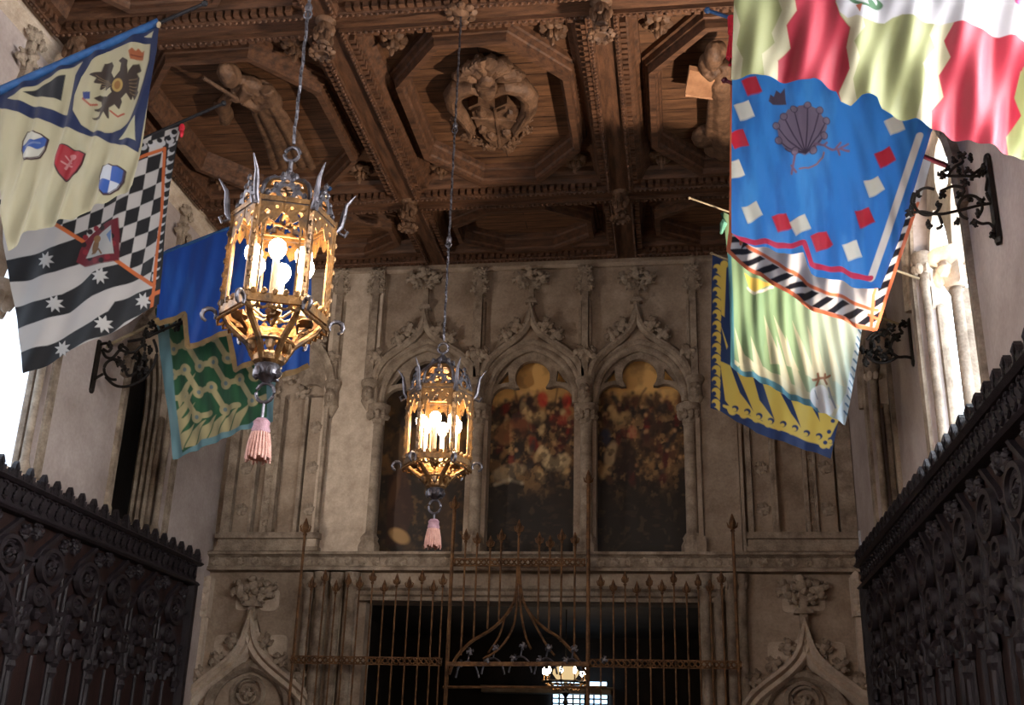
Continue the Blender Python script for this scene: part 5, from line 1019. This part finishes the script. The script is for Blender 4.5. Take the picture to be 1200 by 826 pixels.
# --- navy and yellow banner
def pat_navy(X, Y):
    g = lambda P: S1(P, 820, 290, 3.179); ye = (222, 190, 88); nv = (22, 46, 96); p = Paint(X, Y, nv); p.mix(sm(.5, .7, fbm(X/20, Y/30, 71))*.3, (30, 62, 120))
    p.poly(g([(78, 60), (100, 60), (92, 260), (80, 250)]), ye); p.poly(g([(75, 425), (115, 440), (140, 440), (600, 560), (520, 640), (495, 690), (470, 740), (120, 600), (95, 570)]), ye); p.poly(g([(78, 290), (105, 370), (100, 380)]), ye)
    for P in ([(92, 380), (135, 450), (200, 612), (150, 540)], [(195, 470), (232, 500), (280, 640), (222, 570)], [(300, 540), (335, 555), (378, 672), (340, 620)], [(420, 595), (440, 605), (448, 650)]): p.poly(g(P), nv)
    p.line(g([(90, 590), (200, 640), (330, 688), (480, 745)]), 3, ye)
    for k in range(9):
        x = 122+k*44.5; y = 606+k*15.2; p.ell(*g([(x, y)])[0], 5.4, 5.2, ye); p.ell(*g([(x+10, y-8)])[0], 4.2, 3.8, nv); p.ell(*g([(x+7, y-4)])[0], 2.6, 2.3, ye); p.poly(g([(x-24, y-18), (x-2, y-17), (x+2, y+4), (x-18, y+2)]), ye)
    for k in range(13):
        y = 78+k*42; x = 66-k*.5+(8 if k > 7 else 0)*0; p.ell(*g([(x, y)])[0], 5.0, 5.2, ye); p.ell(*g([(x-8, y+6)])[0], 2.8, 2.8, nv); p.poly(g([(x-2, y+14), (x+14, y+30), (x+16, y+10), (x+10, y-6)]), ye)
    p.ell(*g([(92, 62)])[0], 4.6, 4.6, ye)
    for k in range(3): x, y = 492-k*14, 655+k*40; p.ell(*g([(x-4, y)])[0], 5, 4.8, ye); p.ell(*g([(x+3, y-7)])[0], 2.6, 2.4, nv)
    return p.C
B9 = Banner(10.6, [(835, 299), (930, 336), (1012, 364)], S1([(40, 602), (80, 612), (150, 655), (210, 690), (300, 722), (400, 755), (488, 787)], 820, 290, 3.179), [(835, 299), (834, 330), (833, 400), (832.6, 479)], [(1012, 364), (1000, 420), (982, 496), (973.5, 537.5)],
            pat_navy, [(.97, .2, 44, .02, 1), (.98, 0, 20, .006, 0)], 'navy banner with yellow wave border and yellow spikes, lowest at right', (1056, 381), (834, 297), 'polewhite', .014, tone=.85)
# ------------------------------------------------------------------ hanging lanterns
def lantern(X0, Y0, py, R, a0, lab, chain_lab):
    """py: image pixel rows of ring, cap, dome top, shoulder, rim, funnel foot, knob foot, tassel top, tassel foot"""
    zr, zc, zd, zs, zm, zf, zk, zt, zb = [zat(X0, Y0, v) for v in py]
    root = thing('hanging_lantern', (X0, Y0, zm), lab, 'lantern', 'gilded hanging lanterns')
    Pc = lambda r, a, z: (X0+r*cos(a), Y0+r*sin(a), z)
    A = [a0+i*pi/3 for i in range(6)]
    b = MB(); n = 60; zq = zr+.07
    b.tube([(X0+.003*cos(i*1.9), Y0+.003*sin(i*1.9), ZC-.05+(zq-ZC+.05)*i/n) for i in range(n+1)], .011, 6)
    for f in (.28, .62): z = zq+(ZC-zq)*f; b.blob((X0, Y0, z), .026, .026, .035, 8); b.tube([(X0+.025*cos(t*pi/5), Y0, z-.05+.03*sin(t*pi/5)) for t in range(10)], .007, 6, closed=True)
    b.build('chain_rod', 'steel', root)
    b = MB(); b.tube([(X0+.045*cos(t*pi/8), Y0, zr+.045*sin(t*pi/8)) for t in range(16)], .012, 8, closed=True); b.tube([(X0, Y0, zr-.045), (X0, Y0, zc)], .012, 8); b.build('hanging_ring', 'steel', root)
    b = MB(); b.lathe((X0, Y0, zd-.01), [(.11, 0), (.10, .02), (.06, (zc-zd)*.5+.02), (.035, (zc-zd)+.01), (.02, zc-zd+.03)], 12)
    for i in range(8): b.blob(Pc(.09, i*pi/4, zd+.01), .02, .02, .035, 6)
    b.build('cap', 'steel', root)
    h = zd-zs
    prof = lambda t: (R*.93*(1-.22*t*t-.46*t**4) if t < 1 else R*.26)
    def domep(a, t): return Pc(prof(t), a, zs+h*t)
    for i in range(6):
        b = MB(); b.tube([domep(A[i], t/10) for t in range(11)], .014, 6); b.build('dome_rib', 'steel', root)
        b = MB(); nu, nv = 22, 20; V = []; a1 = A[i]; a2 = A[i]+pi/3
        for v in range(nv+1):
            t = v/nv; p = domep(a1, t); q = domep(a2, t)
            for u in range(nu+1): s_ = u/nu; V.append(tuple(p[k]+(q[k]-p[k])*s_ for k in range(3)))
        fs = []
        for v in range(nv):
            for u in range(nu):
                s_, t = (u+.5)/nu, (v+.5)/nv; d1 = hypot((s_-.5)*1.1, t-.30); d2 = min(hypot(s_-.28, t-.56), hypot(s_-.72, t-.56)); d3 = hypot((s_-.5)*1.2, t-.76); d4 = min(hypot(s_-.2, t-.2), hypot(s_-.8, t-.2))
                hole = (.05 < d1 < .19 and (int((math.atan2(t-.3, s_-.5)+pi)*4/pi) % 2)) or d2 < .15 or d3 < .12 or d4 < .13
                if not hole: fs.append((v*(nu+1)+u, v*(nu+1)+u+1, (v+1)*(nu+1)+u+1, (v+1)*(nu+1)+u))
        b.add(V, fs); o = b.build('pierced_dome_panel', 'gilt', root); m = o.modifiers.new('gauge', 'SOLIDIFY'); m.thickness = .006
    mid = lambda i: A[i]+pi/6
    def side(i, r):
        a = mid(i); n_ = (cos(a), sin(a)); t_ = (-sin(a), cos(a)); k = r*cos(pi/6)
        return lambda u, v, w: (X0+n_[0]*(k+w)+t_[0]*u, Y0+n_[1]*(k+w)+t_[1]*u, v)
    hw = R/2; H = zs-zm
    for i in range(6):
        f = side(i, R)
        b = MB(); b.bar(Pc(R, A[i], zm), Pc(R, A[i], zs+.02), .026, .026, (cos(A[i]), sin(A[i]), 0)); p = Pc(R+.012, A[i], 0)
        for k in range(7): b.blob((p[0], p[1], zm+H*(k+.5)/7), .013, .013, .02, 6)
        ps = b.build('post', 'gilt', root)
        b = MB(); b.tube([Pc(R, A[i], zs-.06), Pc(R+.035, A[i], zs+.0), Pc(R+.045, A[i], zs+.07), Pc(R+.055, A[i], zs+.14), Pc(R+.105, A[i], zs+.215)], [.012, .016, .017, .012, .003], 8, 1, (-sin(A[i]), cos(A[i]), 0))
        b.tube([Pc(R+.02, A[i], zs-.04), Pc(R+.06, A[i], zs-.06), Pc(R+.075, A[i], zs-.03), Pc(R+.055, A[i], zs-.015)], [.012, .011, .009, .005], 6, 1, (-sin(A[i]), cos(A[i]), 0)); b.build('horn', 'steel', ps)
        # gable above the shoulder
        b = MB(); b.plate([(-hw*.92, zs-.02), (hw*.92, zs-.02), (hw*.88, zs+.01), (hw*.3, zs+.10), (0, zs+.17), (-hw*.3, zs+.10), (-hw*.88, zs+.01)], [arc(0, zs+.05, .034, 0, 330, 11), arc(-hw*.48, zs+.018, .02, 0, 330, 9), arc(hw*.48, zs+.018, .02, 0, 330, 9), arc(0, zs+.112, .014, 0, 330, 8)], f, .004, -.004, True)
        for k, (u, z) in enumerate(((-.7, .035), (-.42, .085), (-.18, .13), (.18, .13), (.42, .085), (.7, .035), (0, .18))): b.blob(f(hw*u, zs+z, 0), .017, .017, .022, 6, .3)
        b.build('pierced_gable', 'steel', root)
        # pierced sheet under the shoulder, slim bars beside the open pane
        b = MB(); lo = [(hw*.93, zs-H*.34), (hw*.80, zs-H*.26), (hw*.70, zs-H*.32), (hw*.56, zs-H*.20), (hw*.34, zs-H*.24), (0, zs-H*.10), (-hw*.34, zs-H*.24), (-hw*.56, zs-H*.20), (-hw*.70, zs-H*.32), (-hw*.80, zs-H*.26), (-hw*.93, zs-H*.34)]
        b.plate([(-hw*.93, zs), (hw*.93, zs)]+lo, [arc(-hw*.62, zs-H*.14, hw*.11, 0, 320, 8), arc(hw*.62, zs-H*.14, hw*.11, 0, 320, 8), arc(-hw*.28, zs-H*.08, hw*.07, 0, 320, 8), arc(hw*.28, zs-H*.08, hw*.07, 0, 320, 8)], f, .003, -.003, True); b.build('pierced_panel', 'gilt', root)
        b = MB()
        for u in (-.70, .70): b.bar(f(hw*u, zm, 0), f(hw*u, zs-H*.3, 0), .012, .010, (cos(mid(i)), sin(mid(i)), 0))
        b.bar(f(0, zs-H*.14, 0), f(0, zs-.01, 0), .01, .008); b.build('pane_bar', 'gilt', root)
        b = MB(); b.bar(f(-hw, zs, 0), f(hw, zs, 0), .02, .03, (0, 0, 1)); b.build('shoulder_rim', 'gilt', root)
        b = MB(); b.bar(f(-hw, zm, 0), f(hw, zm, 0), .022, .05, (0, 0, 1))
        for k in range(5):
            u = -.8+k*.4; b.tube([f(hw*u-.03, zm-.035, 0), f(hw*u-.02, zm-.06, .02), f(hw*u, zm-.07, .03), f(hw*u+.02, zm-.06, .02), f(hw*u+.03, zm-.035, 0)], .009, 6)
            b.blob(f(hw*u, zm+.035, .01), .02, .012, .022, 6, .3)
        b.build('lower_rim', 'gilt', root)
        # funnel rib and scroll foot
        b = MB(); b.tube([Pc(R+.0, A[i], zm), Pc(R*.82, A[i], zm-.28*(zm-zf)), Pc(R*.42, A[i], zm-.62*(zm-zf)), Pc(.075, A[i], zf+.02), Pc(.06, A[i], zf)], [.013, .019, .02, .018, .012], 8); b.build('funnel_rib', 'gilt', root)
        b = MB(); b.tube([Pc(R+.06+.038*cos(q*.62), A[i], zm-.035+.038*sin(q*.62)) for q in range(-2, 7)], [.008, .011, .013, .014, .014, .013, .012, .01, .006], 7, 1, (-sin(A[i]), cos(A[i]), 0)); b.build('scroll_foot', 'steel', root)
        b = MB(); aa = mid(i); b.tube([Pc(R*.80, aa, zm-.03), Pc(R*.72, aa+.12, zm-.3*(zm-zf)), Pc(R*.55, aa, zm-.42*(zm-zf)), Pc(R*.6, aa-.15, zm-.3*(zm-zf)), Pc(R*.72, aa-.1, zm-.2*(zm-zf))], .010, 6)
        b.blob(Pc(R*.72, aa, zm-.22*(zm-zf)), .045, .045, .03, 8, .5, None, i); b.blob(Pc(R*.36, aa, zm-.66*(zm-zf)), .03, .03, .05, 8, .4, None, i); b.build('leaf_work', 'gilt', root)
        # candle and bulb
        rc = R*.56; x, y, _ = Pc(rc, A[i]+.42, 0); zc0 = zm+.02; hc = H*.42
        b = MB(); b.lathe((x, y, zc0), [(.018, 0), (.036, .012), (.02, .025), (.019, hc), (.012, hc+.01)], 10); b.tube([(x, y, zc0+.01), Pc(rc*.4, A[i]+.42, zm-.02), (X0, Y0, zm+.0)], .008, 6); c = b.build('candle', 'candle', root)
        b = MB(); b.lathe((x, y, zc0+hc), [(.014, 0), (.03, .014), (.046, .045), (.050, .07), (.043, .098), (.024, .117), (.004, .124)], 12); b.build('bulb', 'bulb', c)
    b = MB(); b.lathe((X0, Y0, zf-.02), [(.05, 0), (.085, .03), (.09, .06), (.07, .08)], 14); b.tube([Pc(R*.44, i*pi/12, zm-.60*(zm-zf)) for i in range(24)], .012, 6, closed=True); b.build('funnel_band', 'gilt', root)
    b = MB(); b.lathe((X0, Y0, zk), [(.015, 0), (.04, .02), (.065, (zf-zk)*.4), (.06, (zf-zk)*.6), (.075, (zf-zk)*.9), (.05, zf-zk)], 12)
    for i in range(6): b.blob(Pc(.062, i*pi/3, zk+(zf-zk)*.5), .022, .022, .032, 7, .4, None, i)
    b.build('knob', 'steel', root)
    b = MB(); zo = zk-.055; b.tube([(X0+.05*cos(t*pi/8), Y0, zo+.055*sin(t*pi/8)) for t in range(16)], .010, 8, closed=True); b.tube([(X0, Y0, zo-.055), (X0, Y0, zt)], .008, 6); b.build('lower_ring', 'steel', root)
    b = MB(); th = zt-zb; b.lathe((X0, Y0, zt-th*.38), [(.045, 0), (.05, th*.08), (.042, th*.2), (.046, th*.28), (.03, th*.36), (.012, th*.38)], 14); ts = b.build('tassel_head', 'pinkhead', root)
    b = MB(); b.lathe((X0, Y0, zb), [(.05, 0), (.062, .01), (.055, th*.35), (.044, th*.62)], 18)
    for i in range(22): a = 2*pi*i/22; b.tube([(X0+.044*cos(a), Y0+.044*sin(a), zb+th*.62), (X0+.058*cos(a), Y0+.058*sin(a), zb+th*.3), (X0+.064*cos(a), Y0+.064*sin(a), zb-.01*(i % 3))], .007, 5)
    b.build('tassel_skirt', 'pink', ts)
    l = bpy.data.lights.new('lantern_glow', 'POINT'); l.color = (1, .68, .36); l.energy = 30; l.shadow_soft_size = .09
    lo = bpy.data.objects.new('lantern_glow', l); COL.objects.link(lo); lo.location = (X0, Y0, zm+H*.45)
lantern(4.06, 5.42, (181, 205, 218, 258, 370, 427, 449, 490, 537), .285, .35, 'near gilded iron lantern with horns, largest of the two, on the left chain', '')
lantern(4.31, 8.66, (408, 419, 428, 462, 542, 572, 586, 608, 640), .268, .1, 'far gilded iron lantern hanging in front of the dark painting', '')

# ------------------------------------------------------------------ light and exposure
l = bpy.data.lights.new('sill_bounce_fill', 'SPOT'); l.color = (1, .82, .64); l.energy = 1000; l.spot_size = radians(96); l.spot_blend = 1; l.shadow_soft_size = .10  # added spot without fixture, standing in for daylight bounced off the right window sill
o = bpy.data.objects.new('sill_bounce_fill', l); COL.objects.link(o); o.location = (8.35, 8.36, 4.5)
o.rotation_euler = (Vector((5.4, 9.6, 8.7))-o.location).to_track_quat('-Z', 'Y').to_euler()
l = bpy.data.lights.new('end_wall_fill', 'SPOT'); l.color = (1, .90, .80); l.energy = 150; l.spot_size = radians(110); l.spot_blend = 1; l.shadow_soft_size = .15  # added spot without fixture, put in to brighten the upper end wall
o = bpy.data.objects.new('end_wall_fill', l); COL.objects.link(o); o.location = (.35, 11.0, 4.5)
o.rotation_euler = (Vector((3.6, 14.3, 7.6))-o.location).to_track_quat('-Z', 'Y').to_euler()
w = bpy.data.worlds.new('world'); SC.world = w; w.use_nodes = True
w.node_tree.nodes['Background'].inputs[0].default_value = (.75, .85, 1, 1); w.node_tree.nodes['Background'].inputs[1].default_value = .3
SC.view_settings.view_transform = 'Standard'; SC.view_settings.look = 'None'; SC.view_settings.gamma = 1; SC.view_settings.use_curve_mapping = False
SC.view_settings.exposure = 0.90
SC.render.film_transparent = False
cy = SC.cycles
cy.use_denoising = True
try: cy.denoiser = 'OPENIMAGEDENOISE'
except Exception: pass
cy.max_bounces = 6; cy.diffuse_bounces = 4; cy.glossy_bounces = 3; cy.transmission_bounces = 4; cy.sample_clamp_indirect = 6; cy.caustics_reflective = False; cy.caustics_refractive = False
